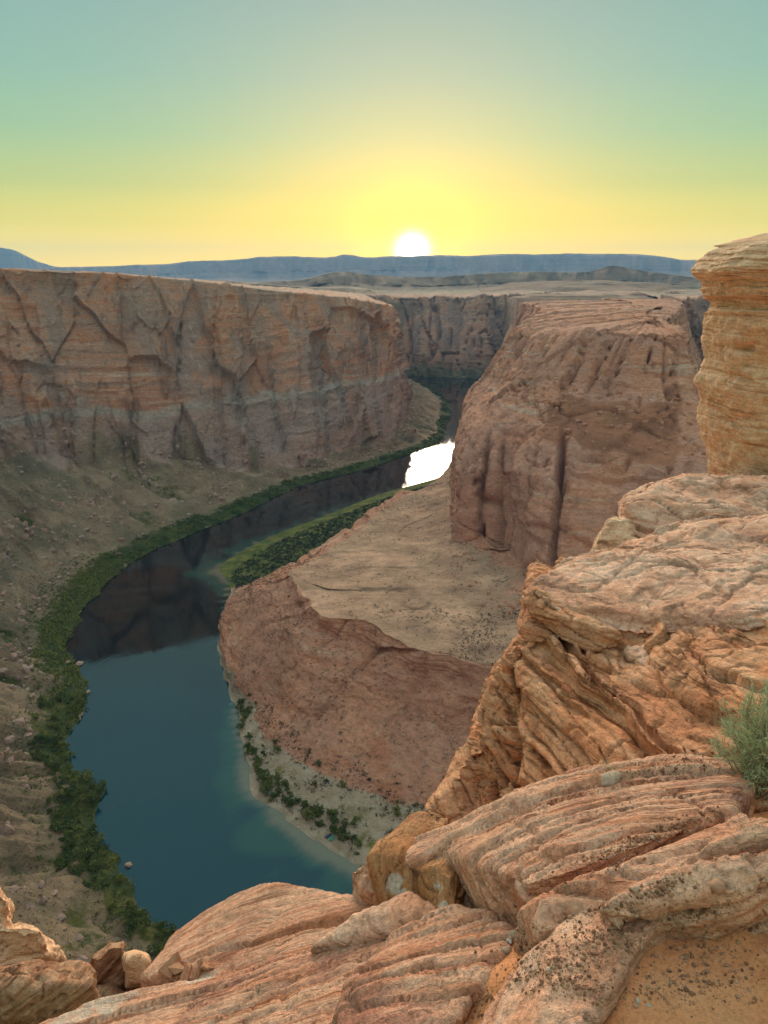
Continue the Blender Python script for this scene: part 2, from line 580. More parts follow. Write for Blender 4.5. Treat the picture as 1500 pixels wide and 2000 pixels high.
# ---- the terrace inside the bend: water, beach, slope, edge cliff, flat top, up to the butte
tc_ = [
    ((150, 1330), (140, 1300, 6), (135, 1280, 30), (132, 1270, 50), (140, 1250, 58), (170, 1230, 66)),
    ((94, 1187), (82, 1040, 6), (75, 1000, 25), (70, 975, 50), (76, 945, 58), (95, 920, 66)),
    ((-7, 1080), (25, 962, 6), Z(790, 958, 28), Z(800, 965, 55), Z(830, 985, 60), Z(885, 985, 70)),
    ((-75, 979), (-22, 905, 6), Z(733, 990, 28), Z(745, 1000, 54), Z(800, 1030, 60), Z(910, 1055, 70)),
    ((-152, 864), (-76, 800, 6), Z(648, 1050, 28), Z(664, 1062, 54), Z(780, 1090, 62), Z(950, 1080, 70)),
    ((-179, 772), (-106, 728, 6), Z(570, 1095, 28), Z(596, 1100, 55), Z(700, 1130, 64), Z(985, 1120, 70)),
    ((-160, 738), (-132, 702, 8), Z(510, 1125, 30), Z(560, 1118, 56), Z(640, 1145, 66), Z(1000, 1140, 70)),
    (Z(436, 1200, 0), Z(442, 1180, 12), Z(500, 1150, 40), Z(580, 1135, 61), Z(680, 1150, 66), Z(1010, 1155, 70)),
    (Z(428, 1265, 0), Z(436, 1235, 14), Z(515, 1190, 42), Z(605, 1172, 65), Z(690, 1160, 67), Z(1020, 1165, 70)),
    (Z(445, 1340, 0), Z(458, 1315, 11), Z(535, 1250, 40), Z(628, 1198, 67), Z(710, 1175, 68), Z(1030, 1172, 70)),
    (Z(462, 1400, 0), Z(492, 1380, 8), Z(575, 1310, 37), Z(668, 1207, 68), Z(750, 1185, 68), Z(1040, 1178, 70)),
    (Z(478, 1470, 0), Z(525, 1440, 9), Z(615, 1345, 35), Z(712, 1210, 69), Z(800, 1200, 70), Z(1050, 1182, 71)),
    (Z(492, 1535, 0), Z(590, 1490, 10), Z(690, 1370, 33), Z(770, 1246, 69), Z(850, 1222, 70), Z(1080, 1186, 72)),
    (Z(570, 1612, 0), Z(690, 1535, 12), Z(770, 1400, 32), Z(845, 1272, 69), Z(920, 1240, 70), Z(1120, 1190, 72)),
    (Z(640, 1668, 0), Z(800, 1562, 12), Z(860, 1425, 32), Z(955, 1292, 69), Z(1010, 1250, 70), Z(1170, 1190, 72)),
    (Z(720, 1705, 0), Z(910, 1580, 12), Z(970, 1440, 32), Z(1065, 1302, 69), Z(1120, 1255, 70), Z(1240, 1190, 72)),
    (Z(850, 1720, 0), Z(1050, 1590, 12), Z(1110, 1445, 32), Z(1200, 1310, 69), Z(1260, 1255, 70), Z(1340, 1190, 70)),
    (Z(1050, 1720, 0), Z(1250, 1590, 12), Z(1300, 1445, 32), Z(1380, 1310, 69), Z(1420, 1255, 70), Z(1460, 1190, 70)),
    (Z(1350, 1700, 0), Z(1500, 1580, 12), Z(1540, 1440, 32), Z(1590, 1310, 69), Z(1610, 1255, 70), Z(1620, 1190, 70)),
]
C = []
for w, k, sl, e, i1, i2 in tc_:
    w = np.array([w[0], w[1], 0.0]); k, sl, e, i1, i2 = [np.array(q, float) for q in (k, sl, e, i1, i2)]
    bch = w + (k - w) * 0.22; bch[2] = 1.6
    ft = e + (sl - e) * 0.22; ft[2] = e[2] - 0.36 * (e[2] - sl[2])
    ed = e.copy(); ed[2] -= 1.2; ed[:2] += (sl - e)[:2] * 0.05
    C.append([w, bch, k, sl, ft, ed, e, i1, i2, i2 + (i2 - i1) * 0.4])
C = outward(np.array(C))
P, s, t = loft(C, 760, [2, 8, 26, 46, 36, 30, 5, 44, 66, 16], 1)
Nn = grid_normals(P)
if Nn[400, 80, 2] < 0: Nn = -Nn
Tt = np.repeat(t[None], len(s), 0)
S2 = np.repeat(s[:, None], len(t), 1)
Y = P[..., 1]
rock = row_mask(Tt, [(3.0, 0), (3.5, .5), (4.2, .7), (5, 1), (6, 1), (6.6, 0.05), (10, 0.05)])
nose = np.exp(-((Y - 640) / 90) ** 2) * row_mask(Tt, [(1, 0), (2, 0.6), (3, .9), (6, .9), (7, 0)])
rel = cliff_relief(P, s, seed=4, amp=0.42, flute=9)
bedt = strata((P[..., 2] + 2.5 * fbm(P / 30, 3, seed=90)) / 3.2, 8)
P = P + Nn * ((rel * 0.55 + 0.9 * bedt + 2.2 * fbm(P / 22, 4, seed=91)) * np.maximum(rock, nose))[..., None]
P[..., 2] += row_mask(Tt, [(1, 0), (2, .3), (3, .8), (4, 1), (6.5, .6), (10, .8)]) * (1.0 * fbm(P / 26, 4, seed=92) + .5 * fbm(P / 6, 3, seed=93))
# a second, lower edge breaks the flat top near its front
step = sstep(-.02, .03, fbm(np.stack([P[..., 0] / 70, P[..., 1] / 70, P[..., 0] * 0], -1), 3, seed=94) - 0.12)
P[..., 2] -= 1.2 * step * row_mask(Tt, [(6.5, 0), (7, 1), (9, 1), (9.5, 0)])
P[..., :2] += (row_mask(Tt, [(0, 1), (2, .8), (3, 1), (5, 1), (6, 1), (7.5, 0)]) * 3.0 * fbm(P / 24, 4, seed=95))[..., None]
bar = sstep(700, 740, Y) * (Tt < 3.6)
sand = row_mask(Tt, [(0, 1), (2.7, 1), (3.1, .25), (3.5, 0), (10, 0)]) * (1 - bar) * (1 - np.clip(nose * 1.3, 0, 1))
talus = row_mask(Tt, [(2.6, 0), (3.4, .35), (4.6, .25), (5.2, 0), (6.2, 0), (6.6, .9), (8.2, .9), (9.2, .45), (10, .2)])
green = np.maximum(bar * row_mask(Tt, [(.95, 0), (1.15, .9), (3.2, 1), (3.6, 0)]), 0.62 * (1 - bar) * row_mask(Tt, [(1.4, 0), (2.0, .8), (2.6, .8), (3.1, 0)]) * sstep(520, 440, Y) * 0.8)
ter = link('canyon_terrace', make_mesh('canyon_terrace', P.reshape(-1, 3), grid_faces(len(s), len(t)), attrs={'talus': talus, 'green': green, 'sand': sand}), MAT_TERRACE)
tag(ter, 'flat-topped rocky terrace and sandy beach inside the river bend', kind='structure')
TER_P, TER_T = P, t

# ---- the butte: foot, top of the lower cliff, rubble bench, foot of upper cliff, rim, top
bc = [
    ((300, 2100, -2), (310, 2090, 70), (318, 2080, 150), (330, 2060, 200), (345, 2040, 244), (640, 2040, 251)),
    ((215, 1600, -2), (232, 1590, 60), (250, 1585, 130), (275, 1575, 190), (310, 1560, 246), (540, 1600, 256)),
    ((120, 1260, -2), (140, 1255, 60), (155, 1250, 130), (185, 1250, 190), (238, 1250, 243), (455, 1300, 257)),
    ((92, 1020, 45), (96, 1015, 100), (106, 1010, 148), (122, 1010, 190), (172, 1015, 239), (375, 1130, 257)),
    ((76, 860, 55), (80, 860, 118), (94, 880, 150), (118, 910, 196), (160, 945, 240), (350, 1060, 256)),
    ((66, 740, 66), (70, 745, 122), (84, 780, 150), (118, 840, 198), (166, 905, 241), (335, 1010, 255.5)),
    ((64, 672, 68), (70, 690, 132), (94, 740, 156), (132, 800, 203), (184, 868, 243), (325, 975, 255)),
    ((98, 655, 68), (104, 680, 134), (124, 722, 160), (156, 775, 207), (206, 835, 246), (318, 945, 254)),
    ((112, 605, 68), (124, 650, 138), (148, 695, 162), (182, 752, 208), (224, 806, 247), (314, 925, 253)),
    ((118, 545, 66), (142, 622, 136), (176, 672, 160), (206, 738, 206), (246, 792, 248), (300, 910, 253)),
    ((150, 515, 64), (182, 598, 134), (212, 655, 160), (236, 728, 206), (268, 786, 248), (305, 905, 253)),
    ((215, 498, 60), (236, 580, 130), (256, 645, 160), (270, 722, 206), (290, 786, 248), (310, 905, 253)),
    ((300, 500, 55), (300, 575, 124), (304, 645, 158), (304, 724, 204), (308, 794, 247), (307, 906, 253)),
    ((400, 550, 50), (368, 610, 118), (330, 690, 155), (316, 745, 202), (312, 815, 246), (304, 912, 253)),
    ((480, 680, 40), (420, 715, 112), (350, 760, 152), (330, 800, 200), (321, 850, 246), (306, 940, 253)),
    ((520, 900, 20), (455, 910, 100), (385, 915, 150), (352, 925, 200), (338, 945, 247), (318, 1005, 254)),
    ((560, 1200, 0), (505, 1195, 90), (480, 1190, 150), (458, 1190, 200), (436, 1190, 250), (370, 1190, 256)),
    ((710, 1600, 0), (665, 1600, 90), (645, 1600, 150), (625, 1600, 200), (600, 1600, 252), (500, 1620, 256.5)),
    ((840, 2050, 0), (800, 2050, 90), (785, 2050, 150), (765, 2050, 200), (740, 2050, 250), (560, 2060, 251.5)),
]
C = []
for row in bc:
    f_, l_, b_, u_, r_, i_ = [np.array(q, float) for q in row]
    u_[2] -= 8; u_[:2] += (r_ - u_)[:2] * .25
    under = f_.copy(); under[2] -= 14; under[:2] += (f_ - l_)[:2] * 0.25
    r2 = r_ + (i_ - r_) * 0.16; r2[2] = r_[2] + (i_[2] - r_[2]) * 0.35
    C.append([under, f_, l_, b_, u_, r_, r2, i_])
C = np.array(C)
P, s, t = loft(C, 1000, [4, 74, 30, 58, 48, 22, 34], 3)
Nn = grid_normals(P)
if Nn[450, 60, 1] > 0: Nn = -Nn
Tt = np.repeat(t[None], len(s), 0)
S2 = np.repeat(s[:, None], len(t), 1)
rel = cliff_relief(P, s, seed=7, amp=0.42, flute=10)
hA, eA, oA = facets2((S2 + 12 * fbm(P / 70, 2, seed=101)) / 80 + .25 * P[..., 2] / 80, (P[..., 2] + .3 * P[..., 1]) / 90, 31)
hB, eB, oB = facets2((S2 + 8 * fbm(P / 40, 2, seed=102)) / 30, (P[..., 2] + .3 * P[..., 1]) / 34, 33)
hV, eV, oV = facets2((S2 + 6 * fbm(P / 60, 2, seed=104)) / 34, P[..., 2] / 210, 37)
dome = .45 * hA + row_mask(Tt, [(0, .6), (2.6, .6), (3.1, .1), (3.8, .3), (4.05, 1.2), (5, 1.1), (5.5, .1), (7, 0)]) * (.5 * hV - 1.6 * np.exp(-(eV / .03) ** 2) * (oV > -.3)) - .30 * np.exp(-(eA / .03) ** 2) * (oA > .2) + .22 * hB * sstep(-.2, .3, oA) - .22 * np.exp(-(eB / .05) ** 2) * (oB > .5)
cb = strata((P[..., 2] + 0.18 * P[..., 0] + 7 * fbm(P / 60, 3, seed=102)) / 5.0, 12)
cb2 = strata((P[..., 2] - 0.12 * P[..., 1] + 9 * fbm(P / 80, 3, seed=103)) / 13.0, 13)
mc = row_mask(Tt, [(0, 1), (2.7, 1), (3.1, .25), (3.8, .25), (4.1, 1), (5, .9), (5.8, .3), (7, .15)])
mo = row_mask(Tt, [(0, 1), (4.6, 1), (6, 1), (7, .7)])
# the deep joint that splits the lower cliff, and two beside the left pillar
XY = P[..., 0] / P[..., 1]
crack = 0
for c0, w, dep in ((0.2345, .0030, 42), (0.1345, .0022, 24), (0.158, .0020, 18)):
    wig = c0 + 0.004 * fbm(np.stack([P[..., 2] / 40, P[..., 2] * 0, P[..., 2] * 0 + c0 * 50], -1), 3, seed=104)
    crack = crack - dep * np.exp(-((XY - wig) / w) ** 2) * row_mask(Tt, [(0, 1), (2.6, 1), (3.0, .3), (3.3, 0)]) * (Y.mean() > 0) * (P[..., 1] < 800)
curved = 0
for q_, (sz, w, dep) in enumerate(((95, .014, 7.0), (48, .016, 2.5), (26, .03, .8))):
    nz = fbm(P / np.array([sz, sz, sz * 1.3]) + 3.7 * q_, 2, seed=108 + q_)
    curved = curved - dep * np.exp(-(nz / w) ** 2) * sstep(-.2, .25, fbm(P / 70, 2, seed=112 + q_))
P = P + Nn * (rel * mc * 0.75 + (9 * dome + (.8 * cb + 1.5 * cb2) * sstep(-.5, .4, fbm(P / 50, 3, seed=107)) + 1.2 * fbm(P / 9, 3, seed=105) + curved) * mo + crack)[..., None]
talus = row_mask(Tt + 0.35 * fbm(P / 40, 3, seed=106), [(2.6, 0), (2.95, .95), (3.8, .95), (4.05, 0), (5.6, 0), (6.4, .35), (7, .5)]) * sstep(.19, .23, XY) * np.where(Tt < 5, sstep(.42, .36, XY), 1)
butte_me = make_mesh('sandstone_butte', P.reshape(-1, 3), grid_faces(len(s), len(t)), attrs={'talus': talus, 'green': talus * 0, 'sand': talus * 0})
butte = link('sandstone_butte', butte_me, MAT_BUTTE)
BUT_P, BUT_T = P, t
tag(butte, 'massive salmon sandstone butte rising above the terrace inside the bend', 'butte')

# ---- far canyon walls beyond the butte, facing us
def far_wall(name, label, cols, n_s, seed, back=1200):
    C = []
    for (bx, by, bz), (rx, ry, rz) in cols:
        b = np.array([bx, by, bz], float); r = np.array([rx, ry, rz], float)
        o2 = (r - b)[:2] / np.linalg.norm((r - b)[:2])
        m1 = b + (r - b) * .3; m1[:2] -= o2 * 12
        up = b + (r - b) * .94; up[:2] -= o2 * 4
        p1 = r.copy(); p1[:2] += o2 * 90; p1[2] += 2
        p2 = r.copy(); p2[:2] += o2 * back; p2[2] += 4
        C.append([b - [0, 0, 6], b, m1, up, r, p1, p2])
    P, s, t = loft(np.array(C), n_s, [3, 30, 60, 8, 12, 14], 1)
    Nn = grid_normals(P)
    if Nn[n_s // 2, 40, 1] > 0: Nn = -Nn
    Tt = np.repeat(t[None], len(s), 0)
    rel = cliff_relief(P, s, seed=seed, amp=1.25, flute=24)
    P = P + Nn * (rel * row_mask(Tt, [(0, 0), (1, .4), (1.6, 1), (3.6, 1), (4.4, .2), (6, .05)]))[..., None]
    P[..., 2] += row_mask(Tt, [(4, 0), (4.5, 1), (6, 1)]) * 6 * fbm(P / 120, 4, seed=seed + 1)
    talus = row_mask(Tt, [(0, .9), (1.2, .7), (1.8, 0), (4, 0), (5, .4), (6, .7)])
    o = link(name, make_mesh(name, P.reshape(-1, 3), grid_faces(len(s), len(t)), attrs={'talus': talus, 'green': talus * 0, 'sand': talus * 0}), MAT_FAR)
    return tag(o, label, kind='structure')


far_wall('canyon_cliff', 'hazy brown cliff closing the canyon behind the butte', [
    ((-500, 2950, 0), (-560, 3080, 243)), ((-150, 2720, 0), (-160, 2850, 244)), ((60, 2560, 0), (50, 2690, 243)), ((180, 2470, 0), (190, 2600, 243)),
    ((340, 2420, 0), (350, 2560, 246)), ((520, 2440, 0), (530, 2570, 248)), ((700, 2500, 0), (720, 2620, 248)), ((1000, 2560, 0), (1010, 2690, 249)),
    ((1500, 2600, 0), (1510, 2730, 250))], 420, 15)
far_wall('canyon_cliff', 'shaded grey cliff across the far reach beside the rock pillar', [
    ((700, 1980, 0), (720, 2060, 249)), ((800, 1850, 0), (860, 1930, 249)), ((900, 1700, 0), (970, 1770, 250)), ((950, 1500, 0), (1040, 1540, 252)), ((960, 1200, 0), (1060, 1210, 254)), ((930, 850, 0), (1040, 840, 255)), ((860, 500, 0), (965, 465, 256)), ((720, 250, 0), (815, 160, 258)), ((520, 130, 0), (585, 10, 262)), ((380, 90, 0), (400, -40, 268))], 420, 19)

# ---- plateau to the horizon, with low swells
gx = np.concatenate([np.linspace(-18000, -3000, 50), np.linspace(-2900, 2900, 220), np.linspace(3000, 18000, 50)])
gy = np.concatenate([np.linspace(1950, 5200, 240), np.geomspace(5250, 27000, 90)])
GX, GY = np.meshgrid(gx, gy, indexing='ij')
kz = 3.0 * fbm(np.stack([GX / 520, GY / 520, GX * 0], -1), 5, seed=130)
GZ = 236 + 6.0 * (np.floor(kz) + sstep(0, .25, kz - np.floor(kz))) + 5 * sstep(2700, 4200, GY)
GZ += 75 * np.clip(fbm(np.stack([GX / 900, GY / 900, GX * 0 + 4], -1), 5, seed=131) - 0.1, 0, 1) * sstep(3000, 4300, GY) * sstep(9500, 7500, GY)
kx = (GX - 60) / 330
hole = np.exp(-kx ** 2) * 0
# the river's gorge is left open between the walls
inside = (GY < 2660) & (GX < 360)
GZ = np.where(inside, np.minimum(GZ, -30), GZ)
inside2 = (GX > 560) & (GX < 960) & (GY < 2060)
GZ = np.where(inside2, -30, GZ)
PL = Mat('plateau_ground')
pn = PL.noise(PL.coords((0.004, 0.004, 0.02)), 1.0, 8, 0.65)
pc = PL.ramp(pn, [(0.3, (.13, .08, .06)), (0.45, (.25, .15, .11)), (0.55, (.18, .13, .09)), (0.7, (.30, .19, .14))])
pn2 = PL.noise(PL.coords((0.05, 0.05, 0.05)), 1.0, 6, 0.7)
pc = PL.mix(0.7, pc, PL.ramp(pn2, [(0.3, (.55, .55, .55)), (0.7, (1.3, 1.3, 1.25))]), 'MULTIPLY')
grs = PL.noise(PL.coords((0.0011, 0.0007, 0.001), (0, 0, 0.2)), 1.0, 4)
pc = PL.mix(PL.math('MULTIPLY', PL.band(grs, .54, .66), .25), pc, (.19, .20, .11))
plat = link('plateau_terrain', make_mesh('plateau_terrain', np.stack([GX, GY, GZ], -1).reshape(-1, 3), grid_faces(len(gx), len(gy))), PL.done(pc, PL.bump(pn2, 6.0, 0.7)))
tag(plat, 'scrubby desert plateau running back to the far mesas', kind='structure')

# ---- swells and hills in the middle distance
def ridge_hill(name, label, pts, depth, seed, mat, cliffy=0.0, n=300, lo=236, kind='structure', cat=None):
    """pts: (px, py, distance) along the crest"""
    X = [];
    for px, py, d in pts:
        r = ray(px, py); r = r / np.hypot(r[0], r[1])
        X.append(r * d + np.array([0, 0, EYE]))
    X = np.array(X)
    A, s = catmull(X, n)
    rows = []
    dirs = A[:, :2] / np.linalg.norm(A[:, :2], axis=1, keepdims=True)
    prof = ((-1.0, 0.0), (-.55, .16), (-.30, .36 if not cliffy else .42), (-.27, .45), (-.10, .93 if cliffy else .8), (0, 1.0), (.5, 1.0), (1.6, .2))
    for q, hgt in prof:
        r = A.copy()
        r[:, :2] += dirs * (q * depth)
        r[:, 2] = lo + (A[:, 2] - lo) * hgt
        rows.append(r)
    Cc = np.stack(rows, 1)
    tt = np.concatenate([np.linspace(i, i + 1, k, endpoint=False) for i, k in enumerate([12, 10, 4, 26, 8, 6, 6])] + [[7]])
    i = np.clip(np.floor(tt).astype(int), 0, 6); f = (tt - i)[None, :, None]
    P = Cc[:, i] * (1 - f) + Cc[:, i + 1] * f
    Tq = np.repeat(tt[None], n, 0); Sq = np.repeat(s[:, None], len(tt), 1)
    sc_ = depth
    g = fbm(np.stack([Sq / (sc_ * .22), Tq * .12, Tq * 0], -1), 5, seed=seed)
    g2 = np.abs(fbm(np.stack([Sq / (sc_ * .12), Tq * .15, Tq * 0 + 3], -1), 4, seed=seed + 2))
    P[..., :2] += dirs[:, None, :] * ((g * .22 - g2 * .14) * sc_ * row_mask(Tq, [(0, .6), (2, 1), (5, .8), (6, .1), (7, 0)]))[..., None]
    P[..., 2] += (A[:, 2].mean() - lo) * row_mask(Tq, [(0, 0), (1, .06), (3, .06), (5, .012), (7, .1)]) * fbm(P / (sc_ * .2), 4, seed=seed + 4)
    o = link(name, make_mesh(name, P.reshape(-1, 3), grid_faces(n, len(tt))), mat)
    return tag(o, label, cat, kind=kind)


MS = Mat('mesa_rock')
b1 = MS.noise(MS.coords((.0004, .0004, .022)), 1.0, 5, .6, .3)
mcx = MS.ramp(b1, [(.3, (.30, .19, .15)), (.5, (.36, .22, .17)), (.6, (.24, .15, .13)), (.72, (.40, .29, .23))])
b2 = MS.noise(MS.coords((.006, .006, .0008)), 1.0, 5, .65)
mcx = MS.mix(.6, mcx, MS.ramp(b2, [(.3, (.5, .5, .5)), (.65, (1.25, 1.25, 1.25))]), 'MULTIPLY')
MAT_MESA = MS.done(mcx)
HL = Mat('hill_ground')
h1 = HL.noise(HL.coords((.004, .004, .02)), 1.0, 8, .65)
MAT_HILL = HL.done(HL.ramp(h1, [(.3, (.11, .08, .065)), (.5, (.21, .145, .11)), (.7, (.28, .21, .155))]), HL.bump(h1, 20, .8))
ridge_hill('mesa', 'long blue hazy mesa wall along the horizon under the setting sun',
           [(-420, 522, 19600), (-100, 526, 19600), (160, 521, 19400), (260, 518, 19200), (330, 515, 19200), (365, 510, 19000), (430, 509, 18800), (480, 505, 18600), (560, 501, 18600), (655, 501, 18400), (668, 498, 18400), (690, 498, 18400),
            (700, 500, 18400), (790, 500, 18200), (860, 498, 18200), (930, 499, 18000), (1000, 497, 18000), (1060, 496, 18000), (1150, 495, 18000), (1230, 497, 18000), (1300, 502, 18000), (1330, 506, 18000), (1400, 507, 18000), (1700, 508, 18600)], 2600, 140, MAT_MESA, 1.0, 900)
ridge_hill('mountain', 'blue grey mountain peak at the left end of the horizon', [(-260, 530, 23000), (-120, 500, 23000), (-50, 486, 23000), (5, 484, 23000), (30, 490, 23000), (60, 505, 23000), (100, 519, 23000), (180, 526, 23000)], 1500, 150, MAT_MESA, 0.0, 260)
ridge_hill('hill', 'dark brown swells of ground below the mesa', [(420, 562, 4300), (520, 551, 4300), (600, 545, 4300), (640, 534, 4300), (665, 531, 4300), (720, 537, 4400), (800, 541, 4500), (900, 538, 4600), (960, 533, 4700), (1050, 531, 4800), (1150, 530, 5000), (1205, 519, 5000), (1230, 524, 5000), (1300, 535, 5000), (1400, 546, 5000), (1600, 550, 5000)], 700, 160, MAT_HILL, 0.0, 500)
ridge_hill('hill', 'low pale ridge on the plateau behind the cliff rim', [(330, 552, 3300), (420, 548, 3300), (520, 556, 3300), (620, 562, 3200), (690, 562, 3200), (740, 570, 3200), (790, 580, 3200)], 420, 170, MAT_HILL, 0.0, 300)

# ---- the bottom of everything, out of sight under the river and behind the rims
fl = Mat('canyon_floor_rock')
fln = fl.noise(fl.coords((.01, .01, .01)), 1.0, 6, .6)
floor_me = make_mesh('canyon_floor', np.array([(-18200, -6000, -9), (18200, -6000, -9), (18200, 27200, -9), (-18200, 27200, -9)], float), np.array([[0, 1, 2, 3]]), smooth=False)
tag(link('canyon_floor_ground', floor_me, fl.done(fl.ramp(fln, [(.3, (.20, .14, .10)), (.7, (.36, .26, .19))]))), 'brown canyon floor', kind='structure')

# ---- river: one sheet with ripples; shallows over sand near the beach
gx = np.linspace(-420, 1100, 500)
gy = np.concatenate([np.linspace(120, 1000, 300), np.linspace(1006, 2700, 180)])
RX, RY = np.meshgrid(gx, gy, indexing='ij')
bank = np.array([[q[0][0], q[0][1]] for q in tc_])
dmin = np.full(RX.shape, 1e9)
kbest = np.zeros(RX.shape)
for i in range(len(bank) - 1):
    a, b = bank[i], bank[i + 1]
    for u in np.linspace(0, 1, 6):
        p = a + (b - a) * u
        d = np.hypot(RX - p[0], RY - p[1])
        kbest = np.where(d < dmin, i + u, kbest)
        dmin = np.minimum(dmin, d)
wid = np.interp(kbest, [0, 2, 4, 5, 6, 7, 9.3, 10, 12, 13.5, 18], [3, 4, 9, 16, 9, 1, 1, 5, 10, 13, 14])
nq = fbm(np.stack([RX / 22, RY / 22, RX * 0], -1), 4, seed=180)
shallow = sstep(1.0, 0.25, dmin / (wid * (1 + 0.55 * nq)))
weed = sstep(2.6, 0.9, dmin / (wid * (1 + 0.8 * nq))) * (1 - shallow)
RV = Mat('river_water')
RV.b.inputs['Roughness'].default_value = 0.04
RV.b.inputs['IOR'].default_value = 1.5
RV.b.inputs['Coat Weight'].default_value = 0.25
RV.b.inputs['Coat Roughness'].default_value = 0.03
RV.b.inputs['Coat IOR'].default_value = 1.4
RV.b.inputs['Specular Tint'].default_value = (.5, .86, 1, 1)
RV.b.inputs['Specular IOR Level'].default_value = 0.5
wc = RV.mix(RV.attr('pool'), (.0006, .005, .008), (.0001, .030, .048))  # water beyond the near pool coloured darker, imitating cliff reflection and low viewing angle
wc = RV.mix(RV.attr('weed'), wc, (.012, .062, .052))
wc = RV.mix(RV.attr('shallow'), wc, (.15, .145, .10))
wv = RV.noise(RV.coords((.35, .22, .3)), 1.0, 4, .6)
wv2 = RV.noise(RV.coords((.03, .018, .03), (0, 0, .5)), 1.0, 4, .6, 1.2)
patchy = RV.band(wv2, .42, .62)
hgt = RV.math('MULTIPLY', wv, RV.math('ADD', .3, RV.math('MULTIPLY', patchy, 1.3)))
river = link('river', make_mesh('river', np.stack([RX, RY, RX * 0], -1).reshape(-1, 3), grid_faces(len(gx), len(gy)), attrs={'shallow': shallow, 'weed': weed, 'pool': sstep(640, 400, RY + 30 * nq)}), RV.done(wc, RV.bump(hgt, .05, .5)))
tag(river, 'dark teal river curving through the canyon', kind='structure')

# ================================================================== THE ROCKS AT OUR FEET
def rock_material(name, base, light, dark, purple, bed=(0, 0, 1), bed_scale=30.0, pale_amt=0.35, stain_amt=0.35, detail=1.0, spots=()):
    m = Mat(name)
    # bedding: noise squeezed along the bed normal
    bn = Vector(bed).normalized()
    q = Vector((0, 0, 1)).rotation_difference(bn).inverted().to_euler()
    vr = m.n('ShaderNodeVectorRotate')
    vr.rotation_type = 'EULER_XYZ'
    m.l(m.geo, vr.inputs['Vector'])
    vr.inputs['Center'].default_value = (0, 0, EYE)
    vr.inputs['Rotation'].default_value = q
    v = vr.outputs[0]
    w = m.noise(m.coords((.9, .9, .9), src=v), 1.0, 3, .5)
    lam = m.noise(m.coords((1.2, 1.2, bed_scale), src=v), 1.0, 5, .62, .25)
    c = m.ramp(lam, [(.28, dark), (.42, base), (.54, light), (.63, base), (.75, [x * .8 for x in base])])
    big = m.noise(m.coords((1.6, 1.6, 2.6)), 1.0, 6, .6, .5)
    c = m.mix(m.math('MULTIPLY', m.band(big, .50, .66), .75), c, purple)
    pal = m.noise(m.coords((2.4, 2.4, 3.4), (.4, .8, .2)), 1.0, 7, .66, .4)
    c = m.mix(m.math('MULTIPLY', m.band(pal, .54, .70), pale_amt), c, [min(1, x * 1.12 + .06) for x in light])
    stn = m.noise(m.coords((1.1, 1.1, 1.5), (.1, .5, 1.2)), 1.0, 6, .7, .3)
    c = m.mix(m.math('MULTIPLY', m.band(stn, .57, .72), stain_amt), c, (.19, .125, .075))
    # thin rust-stained bands along the beds, doubling as painted shadow lines between them
    iron_shade = m.noise(m.coords((.8, .8, bed_scale * 1.5), src=v), 1.0, 3, .5, .35)
    ib = m.math('MULTIPLY', m.band(iron_shade, .565, .60), m.math('SUBTRACT', 1.0, m.band(iron_shade, .61, .65)))
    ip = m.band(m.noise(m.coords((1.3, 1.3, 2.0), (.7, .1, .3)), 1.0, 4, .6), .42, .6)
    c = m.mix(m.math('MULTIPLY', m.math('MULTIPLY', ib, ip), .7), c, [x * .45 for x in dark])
    for (pt, rad_) in spots:                      # white crusts left by birds and lichen
        ds = m.n('ShaderNodeVectorMath'); ds.operation = 'DISTANCE'
        m.l(m.geo, ds.inputs[0]); ds.inputs[1].default_value = tuple(pt)
        dn = m.math('ADD', m.math('DIVIDE', ds.outputs['Value'], rad_), m.math('MULTIPLY', m.math('SUBTRACT', m.noise(m.coords((14, 14, 5)), 1.0, 6, .7), .5), 2.6))
        c = m.mix(m.math('MULTIPLY', m.math('SUBTRACT', 1.0, m.band(dn, .6, 1.05)), .62), c, (.70, .66, .58))
    grain = m.noise(m.coords((60, 60, 60)), 1.0, 4, .7)
    c = m.mix(.8, c, m.ramp(grain, [(.25, (.50, .47, .45)), (.5, (1, 1, 1)), (.75, (1.35, 1.33, 1.3))]), 'MULTIPLY')
    mot = m.noise(m.coords((11, 11, 14)), 1.0, 6, .68)
    c = m.mix(.65, c, m.ramp(mot, [(.25, (.42, .38, .36)), (.5, (1, 1, 1)), (.75, (1.3, 1.28, 1.22))]), 'MULTIPLY')
    lam2 = m.noise(m.coords((1.5, 1.5, bed_scale * 2.2), src=v), 1.0, 6, .65, .2)
    n1 = m.bump(lam2, .06 * detail, .8)
    n2 = m.bump(mot, .04 * detail, .8, n1)
    n3 = m.bump(grain, .004 * detail, .5, n2)
    m.b.inputs['Roughness'].default_value = .9
    return m.done(c, n3)


ORANGE = dict(base=(.68, .325, .205), light=(.77, .47, .335), dark=(.40, .15, .07), purple=(.47, .21, .155))
BED_FRONT = (-.31, -.55, .76)
BED_MASS = (.15, .19, .96)
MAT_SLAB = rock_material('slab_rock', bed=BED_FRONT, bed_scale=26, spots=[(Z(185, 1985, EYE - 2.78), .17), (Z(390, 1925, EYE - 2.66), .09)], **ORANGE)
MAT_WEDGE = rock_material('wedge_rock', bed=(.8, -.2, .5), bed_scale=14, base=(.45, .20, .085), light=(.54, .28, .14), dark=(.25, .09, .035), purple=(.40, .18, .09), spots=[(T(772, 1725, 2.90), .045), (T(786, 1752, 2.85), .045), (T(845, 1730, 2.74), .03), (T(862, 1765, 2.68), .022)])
MAT_MASS = rock_material('outcrop_rock', bed=BED_MASS, bed_scale=16, base=(.64, .275, .135), light=(.73, .40, .24), dark=(.32, .10, .036), purple=(.53, .225, .12))
